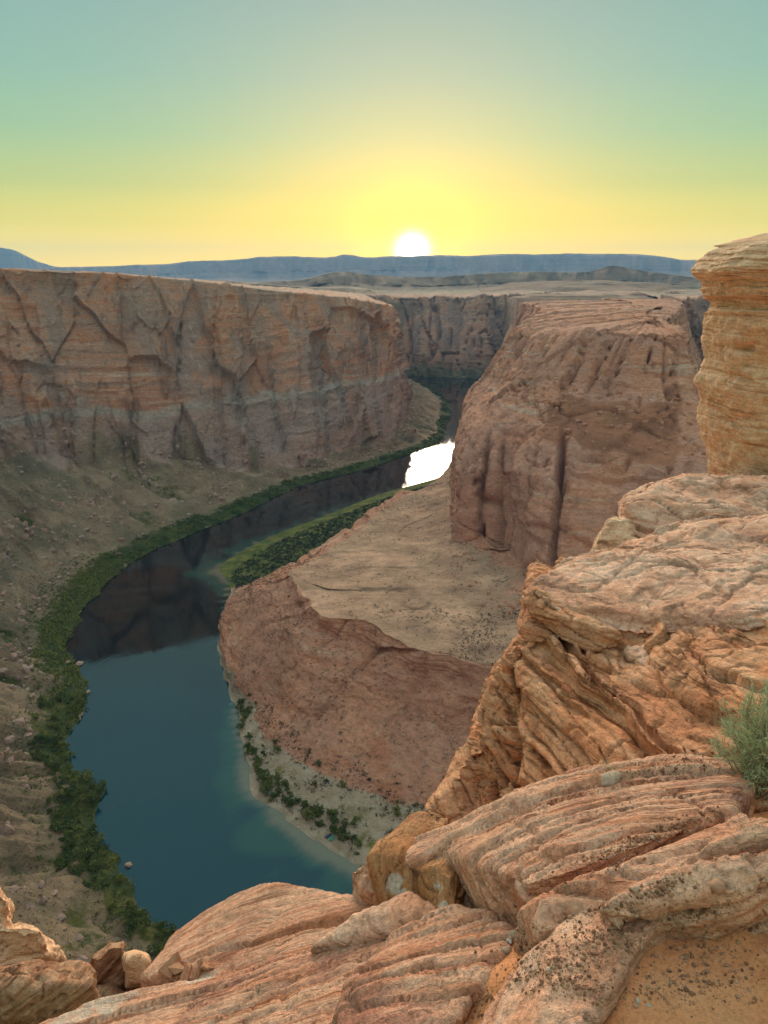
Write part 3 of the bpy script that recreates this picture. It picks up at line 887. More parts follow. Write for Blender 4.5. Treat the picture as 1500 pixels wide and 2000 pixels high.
MAT_CAPS = rock_material('cap_rock', bed=(.05, -.1, 1), bed_scale=12, base=(.70, .37, .245), light=(.78, .50, .37), dark=(.48, .215, .13), purple=(.56, .27, .19), pale_amt=.5)
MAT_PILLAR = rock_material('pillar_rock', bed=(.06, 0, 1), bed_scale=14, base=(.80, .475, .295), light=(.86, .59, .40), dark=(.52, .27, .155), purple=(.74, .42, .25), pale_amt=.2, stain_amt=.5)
MAT_DARK = rock_material('dark_rock', bed=(-.5, .2, .8), bed_scale=14, base=(.38, .20, .115), light=(.50, .31, .20), dark=(.20, .085, .045), purple=(.27, .12, .075), stain_amt=.6)  # dark red-brown stone of the lower left boulders and shelf


def hull_remesh(hulls, voxel, smooth):
    bm = bmesh.new()
    for pts in hulls:
        vs = [bm.verts.new(p) for p in pts]
        r = bmesh.ops.convex_hull(bm, input=vs)
        dead = [g for g in set(r['geom_interior']) | set(r['geom_unused']) if isinstance(g, bmesh.types.BMVert) and g.is_valid]
        bmesh.ops.delete(bm, geom=dead, context='VERTS')
    me = bpy.data.meshes.new('tmp')
    bm.to_mesh(me)
    bm.free()
    o = bpy.data.objects.new('tmp', me)
    col.objects.link(o)
    r = o.modifiers.new('r', 'REMESH'); r.mode = 'VOXEL'; r.voxel_size = voxel
    sm = o.modifiers.new('s', 'SMOOTH'); sm.factor = .5; sm.iterations = smooth
    dg = bpy.context.evaluated_depsgraph_get()
    ev = o.evaluated_get(dg)
    m2 = bpy.data.meshes.new_from_object(ev)
    bpy.data.objects.remove(o)
    bpy.data.meshes.remove(me)
    return m2


def rock(name, label, hulls, mat, voxel=.012, smooth=6, bed=(0, 0, 1), bed_t=.05, a_bed=.012, a_big=.05, a_mid=.015, a_crack=.02, big=.6, seed=0, category='rock', group=None, kind=None, parent=None, plates=0.0, blocks=0.0, block_size=.5):
    """a solid rock: hulls joined to one skin, then weathered along its bedding"""
    me = hull_remesh(hulls, voxel, smooth)
    n = len(me.vertices)
    co = np.empty(n * 3, np.float32); me.vertices.foreach_get('co', co); co = co.reshape(-1, 3).astype(np.float64)
    no = np.empty(n * 3, np.float32); me.vertices.foreach_get('normal', no); no = no.reshape(-1, 3)
    p = co - [0, 0, EYE]
    bn = np.array(bed, float); bn /= np.linalg.norm(bn)
    u = p @ bn + .10 * big * fbm(p / (big * 1.1), 2, seed=seed + 1) + .010 * fbm(p / .16, 3, seed=seed + 2)
    d = a_big * fbm(p / big, 3, .4, seed=seed + 3)
    fade = sstep(-.6, .1, fbm(p / (big * .6), 3, seed=seed + 12))
    fade2 = sstep(-.3, .4, fbm(p / (big * .4) + 3, 3, seed=seed + 13))
    d = d + a_bed * (fade * strata(u / bed_t, seed, 3.2) + .5 * fade2 * strata(u / (bed_t * .37), seed + 7, 1.8) + 1.6 * strata(u / (bed_t * 3.1), seed + 5, 3.0))
    d = d + a_mid * fbm(p / .11, 4, .55, seed=seed + 4)
    c1 = fbm(p / (big * .7), 2, seed=seed + 8)
    c2 = fbm(p / (big * .3) + 5, 2, seed=seed + 9)
    keep = sstep(-.1, .2, fbm(p / big, 2, seed=seed + 10))
    d = d - a_crack * (2.2 * np.exp(-(c1 / .022) ** 2) * keep + np.exp(-(c2 / .035) ** 2) * (1 - keep))
    if blocks:                                    # jointed blocks, flat along the beds
        e1_ = np.cross(bn, [.2, 1, .1]); e1_ /= np.linalg.norm(e1_); e2_ = np.cross(bn, e1_)
        pq = np.stack([p @ e1_ * .8, p @ e2_ * .45, u * 4.5], -1) + .03 * np.stack([fbm(p / .3, 2, seed=seed + 15), fbm(p / .3, 2, seed=seed + 16), np.zeros(n)], -1)
        hb, eb = facets3(pq / block_size, seed % 7)
        hc, ec = facets3(pq / (block_size * .38), seed % 5 + 2)
        d = d + blocks * (hb + .4 * hc * fade2) - blocks * (.8 * np.exp(-(eb / .035) ** 2) * fade + .25 * np.exp(-(ec / .06) ** 2) * fade2)
    if plates:                                    # flakes lifted off in steps
        k = 3.2 * fbm(p / (big * .6) + 9, 3, .4, seed=seed + 11)
        d = d + plates * (np.floor(k) + sstep(0, .06, k - np.floor(k)))
    co = co + no * d[:, None]
    me.vertices.foreach_set('co', co.astype(np.float32).ravel())
    me.polygons.foreach_set('use_smooth', np.ones(len(me.polygons), bool))
    me.materials.clear()
    me.name = name
    me.update()
    o = link(name, me, mat, parent)
    return tag(o, label, category, group, kind)


def G(px, py, z):
    """a point of the near ground: pixel and level relative to the eye"""
    return Z(px, py, EYE + z)


def slab_hull(pts, thick, spread=.06):
    top = [np.array(G(*p)) for p in pts]
    c = np.mean(top, 0)
    bot = [p + (p - c) * spread - [0, 0, thick] for p in top]
    return [tuple(p) for p in top + bot]


def face_hull(pts, back=(.5, 2.2, -.3), down=None):
    f = [np.array(T(*p)) for p in pts]
    b = [p + np.array(back) for p in f]
    d = [p + np.array(down) for p in f] if down else []
    return [tuple(p) for p in f + b + d]


# ---- the bedrock floor under everything close by, sand-covered on the right
gx = np.linspace(-.9, 4.2, 420)
gy = np.linspace(.15, 3.9, 330)
GX, GY = np.meshgrid(gx, gy, indexing='ij')
q2 = np.stack([GX, GY, GX * 0], -1)
GZ = -1.67 - .85 * np.clip(.62 - GX, 0, 3) ** 1.15 - .55 * np.clip(GY - 1.72, 0, 3) - .5 * np.clip(GY - 2.9, 0, 3) ** 1.2 + .04 * np.clip(GX - .7, 0, 1.2)
GZ += .035 * fbm(q2 / .5, 4, seed=200) + .008 * fbm(q2 / .07, 3, seed=201)
tr = np.sin((GX * .55 - GY) * 2 * math.pi / .075 + 3 * fbm(q2 / .2, 2, seed=202)) * sstep(.75, 1.1, GX) * sstep(1.95, 1.75, GY) * sstep(.1, .5, fbm(q2 / .35, 2, seed=203) + .5)
GZ += .008 * tr
SD = Mat('red_sand')
s1 = SD.noise(SD.coords((3, 3, 3)), 1.0, 6, .6)
s2 = SD.noise(SD.coords((90, 90, 90)), 1.0, 4, .75)
cs = SD.ramp(s1, [(.3, (.50, .19, .085)), (.55, (.66, .28, .13)), (.72, (.70, .35, .19))])
cs = SD.mix(.7, cs, SD.ramp(s2, [(.3, (.55, .5, .48)), (.5, (1, 1, 1)), (.72, (1.3, 1.25, 1.2))]), 'MULTIPLY')
ground = link('ground', make_mesh('ground', np.stack([GX, GY, GZ + EYE], -1).reshape(-1, 3), grid_faces(len(gx), len(gy))), SD.done(cs, SD.bump(s2, .006, .8, SD.bump(s1, .03, .4))))
tag(ground, 'red sand lying over bedrock near the canyon rim', kind='structure')
GROUND = (gx, gy, GZ)

# ---- slabs and ledges of the near rim
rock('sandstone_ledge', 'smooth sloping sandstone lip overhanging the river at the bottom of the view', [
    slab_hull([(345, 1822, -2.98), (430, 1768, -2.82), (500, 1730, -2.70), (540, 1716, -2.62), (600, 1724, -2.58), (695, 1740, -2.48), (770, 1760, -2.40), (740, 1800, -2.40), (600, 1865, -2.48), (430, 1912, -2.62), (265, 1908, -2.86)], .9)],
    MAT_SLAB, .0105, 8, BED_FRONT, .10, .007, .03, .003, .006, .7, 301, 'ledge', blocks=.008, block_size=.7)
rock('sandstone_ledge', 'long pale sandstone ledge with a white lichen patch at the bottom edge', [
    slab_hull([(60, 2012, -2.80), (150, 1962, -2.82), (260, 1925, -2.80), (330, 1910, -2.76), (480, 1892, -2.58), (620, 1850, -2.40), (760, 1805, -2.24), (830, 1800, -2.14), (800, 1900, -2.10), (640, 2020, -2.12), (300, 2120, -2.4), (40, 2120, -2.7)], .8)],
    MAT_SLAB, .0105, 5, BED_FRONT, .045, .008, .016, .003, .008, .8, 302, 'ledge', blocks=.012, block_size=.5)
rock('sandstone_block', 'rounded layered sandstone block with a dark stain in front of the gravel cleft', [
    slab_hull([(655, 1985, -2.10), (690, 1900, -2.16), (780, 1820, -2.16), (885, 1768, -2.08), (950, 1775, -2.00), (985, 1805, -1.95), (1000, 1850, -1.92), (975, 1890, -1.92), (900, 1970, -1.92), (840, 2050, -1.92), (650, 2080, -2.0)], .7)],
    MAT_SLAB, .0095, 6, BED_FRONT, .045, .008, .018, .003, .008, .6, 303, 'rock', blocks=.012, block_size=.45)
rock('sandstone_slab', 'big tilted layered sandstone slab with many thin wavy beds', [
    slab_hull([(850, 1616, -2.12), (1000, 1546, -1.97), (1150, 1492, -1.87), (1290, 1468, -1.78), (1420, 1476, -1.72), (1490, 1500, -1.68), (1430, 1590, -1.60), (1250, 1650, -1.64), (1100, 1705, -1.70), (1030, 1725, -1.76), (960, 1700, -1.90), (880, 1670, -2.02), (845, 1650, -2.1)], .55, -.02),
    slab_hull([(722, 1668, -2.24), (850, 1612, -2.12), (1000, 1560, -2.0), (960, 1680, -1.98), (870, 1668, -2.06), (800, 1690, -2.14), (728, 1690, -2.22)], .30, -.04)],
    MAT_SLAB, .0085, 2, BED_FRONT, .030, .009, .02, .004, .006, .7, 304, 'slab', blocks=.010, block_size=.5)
rock('sandstone_block', 'small pointed block at the broken tip of the layered slab', [
    slab_hull([(684, 1694, -2.36), (712, 1680, -2.30), (745, 1684, -2.27), (770, 1730, -2.28), (735, 1745, -2.32), (700, 1735, -2.36)], .32)], MAT_SLAB, .009, 4, BED_FRONT, .04, .007, .02, .008, .008, .3, 305, 'rock')
rock('sandstone_block', 'upright orange wedge streaked white between the slab and the reddish plate', [
    face_hull([(722, 1675, 3.02), (742, 1668, 3.0), (800, 1690, 2.92), (805, 1770, 2.80), (770, 1775, 2.86), (735, 1740, 2.95)], (.18, .34, -.05), (0, .1, -.3))], MAT_WEDGE, .009, 3, (.8, -.2, .5), .05, .006, .015, .006, .006, .3, 306, 'rock')
rock('sandstone_block', 'upright orange wedge spotted white below the layered slab', [
    face_hull([(812, 1698, 2.85), (850, 1688, 2.82), (880, 1720, 2.74), (888, 1780, 2.64), (858, 1788, 2.66), (825, 1750, 2.76)], (.16, .30, -.05), (0, .1, -.3))], MAT_WEDGE, .009, 3, (.8, -.2, .5), .05, .006, .015, .006, .006, .3, 307, 'rock')
rock('sandstone_slab', 'smooth reddish triangular plate leaning below the white-streaked wedges', [
    slab_hull([(606, 1848, -2.30), (690, 1790, -2.22), (800, 1742, -2.16), (850, 1770, -2.12), (868, 1795, -2.12), (800, 1822, -2.19), (700, 1848, -2.28)], .30)], MAT_CAPS, .010, 4, BED_FRONT, .09, .003, .015, .006, .010, .3, 308, 'slab')
rock('sandstone_ledge', 'knobbly rounded ledge running up to the bush with gravel on both sides', [
    slab_hull([(1012, 1775, -1.74), (1050, 1748, -1.68), (1150, 1712, -1.64), (1300, 1655, -1.59), (1450, 1590, -1.54), (1520, 1600, -1.50), (1480, 1650, -1.53), (1330, 1715, -1.58), (1200, 1760, -1.63), (1090, 1805, -1.68), (1045, 1830, -1.72)], .35)],
    MAT_SLAB, .0095, 4, BED_FRONT, .04, .008, .016, .004, .008, .6, 309, 'ledge', blocks=.014, block_size=.4)
rock('sandstone_ledge', 'low humped ledge with a round stone beside the sand at the right edge', [
    slab_hull([(1165, 1775, -1.60), (1240, 1722, -1.57), (1350, 1690, -1.52), (1400, 1640, -1.48), (1450, 1612, -1.44), (1540, 1600, -1.40), (1560, 1690, -1.44), (1440, 1740, -1.50), (1350, 1750, -1.55), (1230, 1790, -1.60)], .3)],
    MAT_SLAB, .0095, 4, BED_FRONT, .04, .008, .016, .004, .008, .6, 310, 'ledge', blocks=.014, block_size=.4)
rock('sandstone_slab', 'flat purplish red slab half buried in the sand', [
    slab_hull([(915, 2020, -1.80), (960, 1950, -1.80), (1010, 1885, -1.78), (1040, 1850, -1.74), (1105, 1790, -1.68), (1180, 1768, -1.66), (1290, 1785, -1.63), (1240, 1840, -1.64), (1150, 1890, -1.66), (1060, 1950, -1.68), (1120, 2060, -1.68), (950, 2100, -1.74)], .45, .02)],
    MAT_CAPS, .0105, 5, (-.1, -.1, 1), .08, .005, .02, .009, .012, .4, 311, 'slab')

# ---- the big outcrop behind the gully
rock('sandstone_outcrop', 'tall orange outcrop face with slanting beds behind the gully', [
    face_hull([(1028, 1285, 5.0), (1026, 1400, 4.7), (1015, 1580, 4.2), (1100, 1545, 3.85), (1200, 1515, 3.6), (1330, 1480, 3.45), (1440, 1465, 3.4), (1520, 1400, 3.6), (1540, 1270, 4.4), (1300, 1275, 4.9), (1100, 1262, 5.1)], (.5, 2.2, -.2), (.6, .8, -4.5))],
    MAT_MASS, .014, 3, BED_MASS, .13, .034, .06, .008, .02, 1.0, 320, 'outcrop', blocks=.045, block_size=.55)
rock('sandstone_outcrop', 'craggy leaning buttress dropping into the canyon beside the outcrop face', [
    face_hull([(1026, 1272, 5.15), (985, 1310, 5.15), (930, 1390, 5.1), (895, 1480, 5.05), (870, 1560, 5.0), (845, 1645, 4.95), (1000, 1590, 4.55), (1018, 1450, 4.8)], (.6, 1.8, -.5), (.75, .7, -4.0))],
    MAT_MASS, .015, 2, (.25, -.2, .95), .10, .03, .06, .010, .02, .7, 321, 'outcrop', blocks=.06, block_size=.4)
rock('sandstone_slab', 'huge pale capping slab lying on top of the outcrop', [
    face_hull([(1040, 1128, 5.45), (1022, 1160, 5.25), (1060, 1190, 5.1), (1150, 1235, 4.95), (1250, 1258, 4.8), (1360, 1255, 4.75), (1540, 1215, 4.7), (1540, 1060, 6.2), (1380, 1040, 6.6), (1240, 1062, 6.4), (1120, 1092, 5.9)], (.1, .5, -.25))],
    MAT_CAPS, .014, 4, (.12, -.22, .95), .07, .010, .05, .007, .012, .9, 322, 'slab', plates=.010, blocks=.022, block_size=.6)
rock('sandstone_slab', 'thin wedge of rock squeezed under the left end of the capping slab', [
    face_hull([(1018, 1172, 5.15), (1040, 1150, 5.3), (1120, 1195, 5.05), (1216, 1240, 4.8), (1205, 1266, 4.8), (1150, 1276, 4.85), (1095, 1254, 4.95), (1035, 1212, 5.1)], (.2, .9, -.1))],
    MAT_MASS, .014, 4, (.2, -.2, .95), .06, .014, .03, .014, .012, .5, 323, 'slab')
rock('sandstone_block', 'small flat stone wedged under the slab at the corner of the outcrop', [
    face_hull([(1010, 1232, 5.15), (1022, 1222, 5.15), (1075, 1224, 5.05), (1096, 1240, 5.0), (1085, 1258, 5.0), (1030, 1258, 5.1)], (.1, .5, 0))], MAT_MASS, .012, 4, (0, -.1, 1), .05, .010, .02, .01, .008, .3, 324, 'rock')
rock('sandstone_ledge', 'sand-dusted shelf of rock at the right end of the capping slab', [
    face_hull([(1225, 1275, 4.7), (1360, 1265, 4.7), (1560, 1225, 4.7), (1560, 1290, 4.2), (1380, 1330, 4.25), (1260, 1300, 4.5)], (.1, .8, -.2), (0, .3, -.8))], MAT_CAPS, .018, 6, (.1, -.1, 1), .08, .012, .05, .02, .015, .6, 325, 'ledge')
rock('sandstone_slab', 'reddish stepped slab between the capping slab and the rocks at the pillar', [
    face_hull([(1180, 1085, 6.6), (1300, 1035, 7.1), (1400, 1005, 7.6), (1560, 1020, 7.0), (1560, 1080, 6.2), (1400, 1075, 6.4), (1260, 1080, 6.4)], (.2, .9, -.5), (0, .4, -1.6))], MAT_CAPS, .022, 5, (.1, -.15, 1), .09, .014, .06, .008, .02, .7, 326, 'slab', blocks=.03, block_size=.5)
rock('sandstone_outcrop', 'pale flat-topped rock at the foot of the pillar', [
    face_hull([(1222, 1000, 7.8), (1225, 985, 7.9), (1300, 945, 8.6), (1345, 930, 9.0), (1560, 925, 9.0), (1560, 1010, 7.9), (1400, 1000, 7.9), (1290, 1040, 7.6), (1235, 1060, 7.6)], (.5, 1.6, -.4), (.1, .6, -2.5))], MAT_CAPS, .024, 5, (.1, -.1, 1), .09, .016, .07, .010, .03, .7, 327, 'outcrop', blocks=.035, block_size=.6)
rock('sandstone_block', 'small yellowish block at the left foot of the pale rock', [
    face_hull([(1150, 1090, 7.3), (1170, 1050, 7.5), (1185, 1018, 7.7), (1228, 1012, 7.8), (1245, 1060, 7.5), (1240, 1090, 7.3)], (.4, 1.0, -.3), (.1, .4, -2.5))], MAT_PILLAR, .02, 3, (.1, -.1, 1), .08, .02, .05, .025, .03, .5, 328, 'rock')

rim_top = [(2.1, 3.2, -2.3), (6, 2.5, -2.1), (9.5, 6, -2.6), (9.5, 14, -3.4), (5.2, 13, -3.9), (3.7, 8, -3.6), (2.9, 5, -3.2)]
rock('rim_ledge', 'sandstone bedrock of the rim under the outcrop and pillar', [[(x, y, z + EYE) for x, y, z in rim_top] + [(x * 1.02, y * 1.02, z + EYE - 9) for x, y, z in rim_top]], MAT_CAPS, .06, 3, (.05, -.1, 1), .2, .03, .15, .03, .04, 1.2, 329, None, kind='structure')

# ---- the pillar
prof = [(470, 1425), (488, 1408), (500, 1388), (512, 1374), (524, 1369), (540, 1374), (556, 1382), (575, 1392), (600, 1401), (625, 1394), (640, 1391), (665, 1393), (690, 1395), (715, 1396), (735, 1390), (752, 1380), (766, 1374), (785, 1379),
        (812, 1385), (835, 1378), (852, 1377), (870, 1384), (895, 1389), (925, 1392), (960, 1392), (1010, 1390)]
D0 = 10.0
n_a, n_z = 420, 330
yy = np.array([p[0] for p in prof], float); xx = np.array([p[1] for p in prof], float)
ys = np.linspace(470, 1010, n_z)
xs = np.interp(ys, yy, xx)
ang = np.linspace(0, 2 * math.pi, n_a, endpoint=False)
ring = []
for y, x in zip(ys, xs):
    r = ray(x, y); tt = D0 / r[1]
    edge = r * tt
    ring.append((edge[0], edge[2]))
ring = np.array(ring)
zz = ring[:, 1]
R0 = 1.25
cx = T(1392, 750, 1.0)[0] / ray(1392, 750)[1] * D0 + R0
ring[:, 0] += .30; cx += .30
rad = cx - ring[:, 0]
ca, sa = np.cos(ang), np.sin(ang)
sq = 1.0 / (np.abs(ca) ** 3.2 + np.abs(sa) ** 3.2) ** (1 / 3.2)
PX = cx + rad[None, :] * (sq * ca)[:, None]
PY = D0 + .55 + rad[None, :] * .85 * (sq * sa)[:, None]
PZ = np.repeat(zz[None], n_a, 0)
PZ = PZ + .23 * (PX - cx + R0 * .9) * sstep(560, 480, ys)[None, :]      # the top tilts up to the right
P = np.stack([PX, PY, PZ], -1)
pn_ = np.stack([np.repeat((sq * ca)[:, None], n_z, 1), np.repeat((sq * sa)[:, None], n_z, 1), np.zeros((n_a, n_z))], -1)
u = P[..., 2] + .10 * P[..., 0] + .06 * fbm(P / .8, 3, seed=331)
cap = sstep(640, 600, ys)[None, :]
dd = .05 * fbm(P / .5, 4, seed=332) + .020 * fbm(P / .1, 4, seed=333) + (.005 + .03 * cap) * strata(u / .07, 34) + (.012 + .03 * cap) * strata(u / .23, 35, 2.0) + .012 * cap * strata(u / .028, 36)
for (hx, hy, hr, hd) in ((1482, 687, .05, .12), (1460, 576, .05, .10), (1425, 604, .09, .08), (1395, 712, .05, .06)):
    r = ray(hx, hy); e = r * (D0 - .45) / r[1]
    dd = dd - hd * np.exp(-((P[..., 0] - e[0]) ** 2 + (P[..., 2] - e[2]) ** 2) / hr ** 2 / np.array(1.0)) * (P[..., 1] < D0 + .5)
P = P + pn_ * dd[..., None]
V = P.reshape(-1, 3) + [0, 0, EYE]
Fq = grid_faces(n_a, n_z, True)
ct = P[:, 0].mean(0) + [0, 0, EYE]
# close the top with rings that shrink to the middle
rings = [P[:, 0] + [0, 0, EYE]]
for k in (.8, .6, .4, .2, .02):
    rr = ct + (rings[0] - ct) * k
    rr[:, 2] = rings[0][:, 2] * k + (1 - k) * (ct[2] + .23 * (rr[:, 0] - ct[0])) + .03 + .03 * fbm((rr - [0, 0, EYE]) / .3, 3, seed=337)
    rings.append(rr)
base_n = len(V)
V = np.vstack([V] + rings[1:])
top_faces = []
prev = np.arange(n_a) * n_z
for k in range(1, 6):
    cur = base_n + (k - 1) * n_a + np.arange(n_a)
    top_faces.append(np.stack([prev, cur, np.roll(cur, -1), np.roll(prev, -1)], -1))
    prev = cur
pil = link('rock_pillar', make_mesh('rock_pillar', V, np.vstack([Fq] + top_faces)), MAT_PILLAR)
tag(pil, 'golden sandstone pillar with an overhanging layered cap at the right edge', 'rock pillar')

# ---- boulders lower down on the left
def blob(pts, t, th, shrink=.62):
    f = [T(px, py, t) for px, py in pts]
    c = np.mean(f, 0)
    v = ray(np.mean([p[0] for p in pts]), np.mean([p[1] for p in pts])); v /= np.linalg.norm(v)
    fr = [c + (p - c) * shrink - v * th * .35 for p in f]
    bk = [c + (p - c) * shrink + v * th for p in f]
    return [tuple(p) for p in f + fr + bk]


rock('boulder', 'large rounded tan boulder at the lower left edge', [
    blob([(-90, 1800), (-20, 1790), (60, 1795), (95, 1800), (122, 1845), (130, 1895), (60, 1915), (-60, 1920)], 8.0, 1.2), blob([(-80, 1745), (0, 1728), (25, 1745), (40, 1790), (20, 1830), (-80, 1830)], 8.1, 1.0)], MAT_PILLAR, .02, 6, (-.3, .1, .9), .2, .012, .10, .03, .05, .8, 340, 'boulder')
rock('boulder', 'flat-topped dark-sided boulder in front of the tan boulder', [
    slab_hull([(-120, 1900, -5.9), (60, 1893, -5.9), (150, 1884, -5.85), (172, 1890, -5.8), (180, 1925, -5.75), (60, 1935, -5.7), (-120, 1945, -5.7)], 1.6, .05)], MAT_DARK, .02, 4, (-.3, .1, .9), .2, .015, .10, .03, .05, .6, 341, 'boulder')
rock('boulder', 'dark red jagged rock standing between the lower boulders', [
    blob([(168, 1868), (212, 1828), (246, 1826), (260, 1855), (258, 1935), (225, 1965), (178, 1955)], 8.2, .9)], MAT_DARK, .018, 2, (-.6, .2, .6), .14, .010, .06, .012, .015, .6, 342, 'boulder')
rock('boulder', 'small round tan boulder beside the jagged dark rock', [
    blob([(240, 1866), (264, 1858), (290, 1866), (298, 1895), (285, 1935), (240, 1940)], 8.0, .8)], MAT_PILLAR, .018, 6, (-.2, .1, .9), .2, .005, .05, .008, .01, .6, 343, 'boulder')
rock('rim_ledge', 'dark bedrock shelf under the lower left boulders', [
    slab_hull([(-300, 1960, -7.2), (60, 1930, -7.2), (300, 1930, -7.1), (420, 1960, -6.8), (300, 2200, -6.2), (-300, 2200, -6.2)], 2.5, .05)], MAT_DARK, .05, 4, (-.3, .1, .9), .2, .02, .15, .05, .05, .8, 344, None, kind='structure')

# ================================================================== GROWTH, STONES, BOATS
def leaf_mat(name, a, b):
    m = Mat(name)
    oi = m.n('ShaderNodeObjectInfo')
    n = m.noise(m.coords((.5, .5, .5)), 1.0, 3)
    f = m.math('ADD', m.math('MULTIPLY', oi.outputs['Random'], .6), m.math('MULTIPLY', n, .5))
    m.b.inputs['Roughness'].default_value = .8
    return m.done(m.ramp(f, [(.15, a), (.6, [(x + y) / 2 for x, y in zip(a, b)]), (.8, b), (.95, [b[0] * 1.5, b[1] * 1.1, b[2]])]))


MAT_SHRUB = leaf_mat('shrub_leaves', (.045, .080, .024), (.16, .19, .05))
MAT_THICKET = leaf_mat('thicket_leaves', (.040, .052, .040), (.062, .074, .050))
MAT_SCRUB = leaf_mat('scrub_leaves', (.050, .052, .032), (.070, .066, .040))
MAT_STEM = Mat('stem_bark').done((.14, .11, .085))


def shrub_mesh(name, seed, n_clump=26, per=16, leaf=.16):
    """a shrub about 2 m wide and 1.5 m tall: clumps of small leaf faces on a few stems"""
    r = np.random.default_rng(seed)
    V, Fc = [], []
    lobes = [(r.uniform(-.55, .55), r.uniform(-.55, .55), r.uniform(.55, 1.05), r.uniform(.35, .6)) for _ in range(6)]
    for k in range(n_clump):
        lx, ly, lz, lr = lobes[k % 6]
        d = r.normal(size=3); d /= np.linalg.norm(d)
        c = np.array([lx, ly, lz]) + d * lr * r.uniform(.6, 1.0)
        c[2] = max(c[2], .08)
        for _ in range(per):
            p = c + r.normal(size=3) * .13
            a = r.normal(size=3); a /= np.linalg.norm(a)
            b = np.cross(a, r.normal(size=3)); b /= np.linalg.norm(b)
            i = len(V)
            sz = leaf * r.uniform(.6, 1.3)
            V += [p - a * sz, p + b * sz * .45, p + a * sz, p - b * sz * .45]
            Fc.append((i, i + 1, i + 2, i + 3))
    return make_mesh(name, np.array(V), np.array(Fc), smooth=False)


SHRUBS = [shrub_mesh('shrub_foliage', 400 + k) for k in range(6)]
for m_ in SHRUBS:
    m_.materials.append(MAT_SHRUB)


def put_shrub(p, size, label, group, name='shrub', tall=1.0):
    o = bpy.data.objects.new(name, random.choice(SHRUBS))
    o.location = (p[0], p[1], p[2] - .1 * size)
    o.rotation_euler = (0, 0, random.uniform(0, 6.28))
    o.scale = (size * random.uniform(.85, 1.2), size * random.uniform(.85, 1.2), size * tall * random.uniform(.8, 1.2))
    col.objects.link(o)
    return tag(o, label, 'shrub', group)


def to_pixel(p):
    v = np.asarray(p, float) - [0, 0, EYE]
    zc = v[..., 1] * CP - v[..., 2] * SP
    yc = v[..., 1] * SP + v[..., 2] * CP
    return 750 + F_PX * v[..., 0] / zc, 1000 - F_PX * yc / zc


def pick(P, t, t0, t1, n, cond=None, seed=0):
    """n random surface points between two rows of a lofted sheet"""
    r = np.random.default_rng(seed)
    j = np.where((t >= t0) & (t <= t1))[0]
    sub = P[:, j].reshape(-1, 3)
    nx = P.shape[0]
    dx = np.linalg.norm(np.gradient(P[:, j], axis=0), axis=-1) * np.linalg.norm(np.gradient(P[:, j], axis=1), axis=-1)
    w = dx.ravel().copy()
    x, y = to_pixel(sub)
    w[(x < -60) | (x > 1560) | (y < 0) | (y > 2060)] = 0
    if cond is not None:
        w = w * cond(sub, x, y)
    if w.sum() <= 0: return np.zeros((0, 3))
    k = r.choice(len(sub), size=n, p=w / w.sum())
    return sub[k]


# thicket on the near bank, shrub by shrub
near_bank = pick(WALL_P, WALL_T, 1.02, 1.8, 2200, lambda s_, x, y: (y > 1080) * (s_[:, 2] > .3) * (.06 + (fbm(s_ / 20, 2, seed=420) > -.02)), 1)
order = np.argsort(np.linalg.norm(near_bank, axis=1))
chosen = []
for p in near_bank[order]:
    if all((p[0] - q[0]) ** 2 + (p[1] - q[1]) ** 2 > 4.6 ** 2 for q in chosen[-60:]):
        chosen.append(p)
for p in chosen[:170]:
    yp = to_pixel(p)[1]
    lab, grp = (('green shrub in the narrow thicket at the lowest stretch of the left bank', 'shrubs at the lowest stretch of the left bank') if yp > 1600 else
                ('green shrub in the narrow strip between the tan slope and the bright pool', 'shrubs beside the bright pool') if yp > 1420 else
                ('green shrub in the broad thicket on the left bank around the pale boulder', 'shrubs around the pale boulder'))
    put_shrub(p, random.uniform(1.6, 4.2), lab, grp)


def stuff_shrubs(name, label, pts, smin, smax, mat, leafy=60, tall=.9, seed=0):
    """growth nobody could count, as one mesh of leaf faces"""
    r = np.random.default_rng(seed)
    n = len(pts)
    size = r.uniform(smin, smax, n)
    off = r.normal(size=(n, leafy, 3)) * .42
    off[..., 2] = np.abs(off[..., 2]) * tall
    c = pts[:, None] + off * size[:, None, None]
    a = r.normal(size=(n, leafy, 3)); a /= np.linalg.norm(a, axis=-1, keepdims=True)
    b = np.cross(a, r.normal(size=(n, leafy, 3))); b /= np.linalg.norm(b, axis=-1, keepdims=True)
    k = (size[:, None, None] * .26)
    quad = np.stack([c - a * k, c + b * k * .6, c + a * k, c - b * k * .6], 2).reshape(-1, 3)
    f = np.arange(len(quad)).reshape(-1, 4)
    o = link(name, make_mesh(name, quad, f, smooth=False), mat)
    return tag(o, label, kind='stuff')


far_bank = pick(WALL_P, WALL_T, 1.02, 1.75, 1500, lambda s_, x, y: (y <= 1090) * (s_[:, 2] > .3) * (.1 + (fbm(s_ / 26, 2, seed=421) > -.2)), 2)
stuff_shrubs('riverside_thicket', 'dark green thicket along the far stretch of the left bank', far_bank, 2.2, 4.2, MAT_SHRUB, 14, seed=3)
rest = np.array(chosen[170:])
if len(rest): stuff_shrubs('riverside_thicket', 'green thicket on the bend of the left bank', rest, 2.4, 4.0, MAT_SHRUB, 40, seed=33)
fill = pick(WALL_P, WALL_T, 1.02, 2.1, 1500, lambda s_, x, y: (y > 1080) * (s_[:, 2] > .3), 4)
stuff_shrubs('undergrowth', 'low green undergrowth between the shrubs on the left bank', fill, 1.2, 2.6, MAT_SHRUB, 16, .5, 5)
tal = pick(WALL_P, WALL_T, 2.0, 4.1, 9000, lambda s_, x, y: (.25 + (fbm(s_ / 45, 3, seed=410) > .05)), 6)
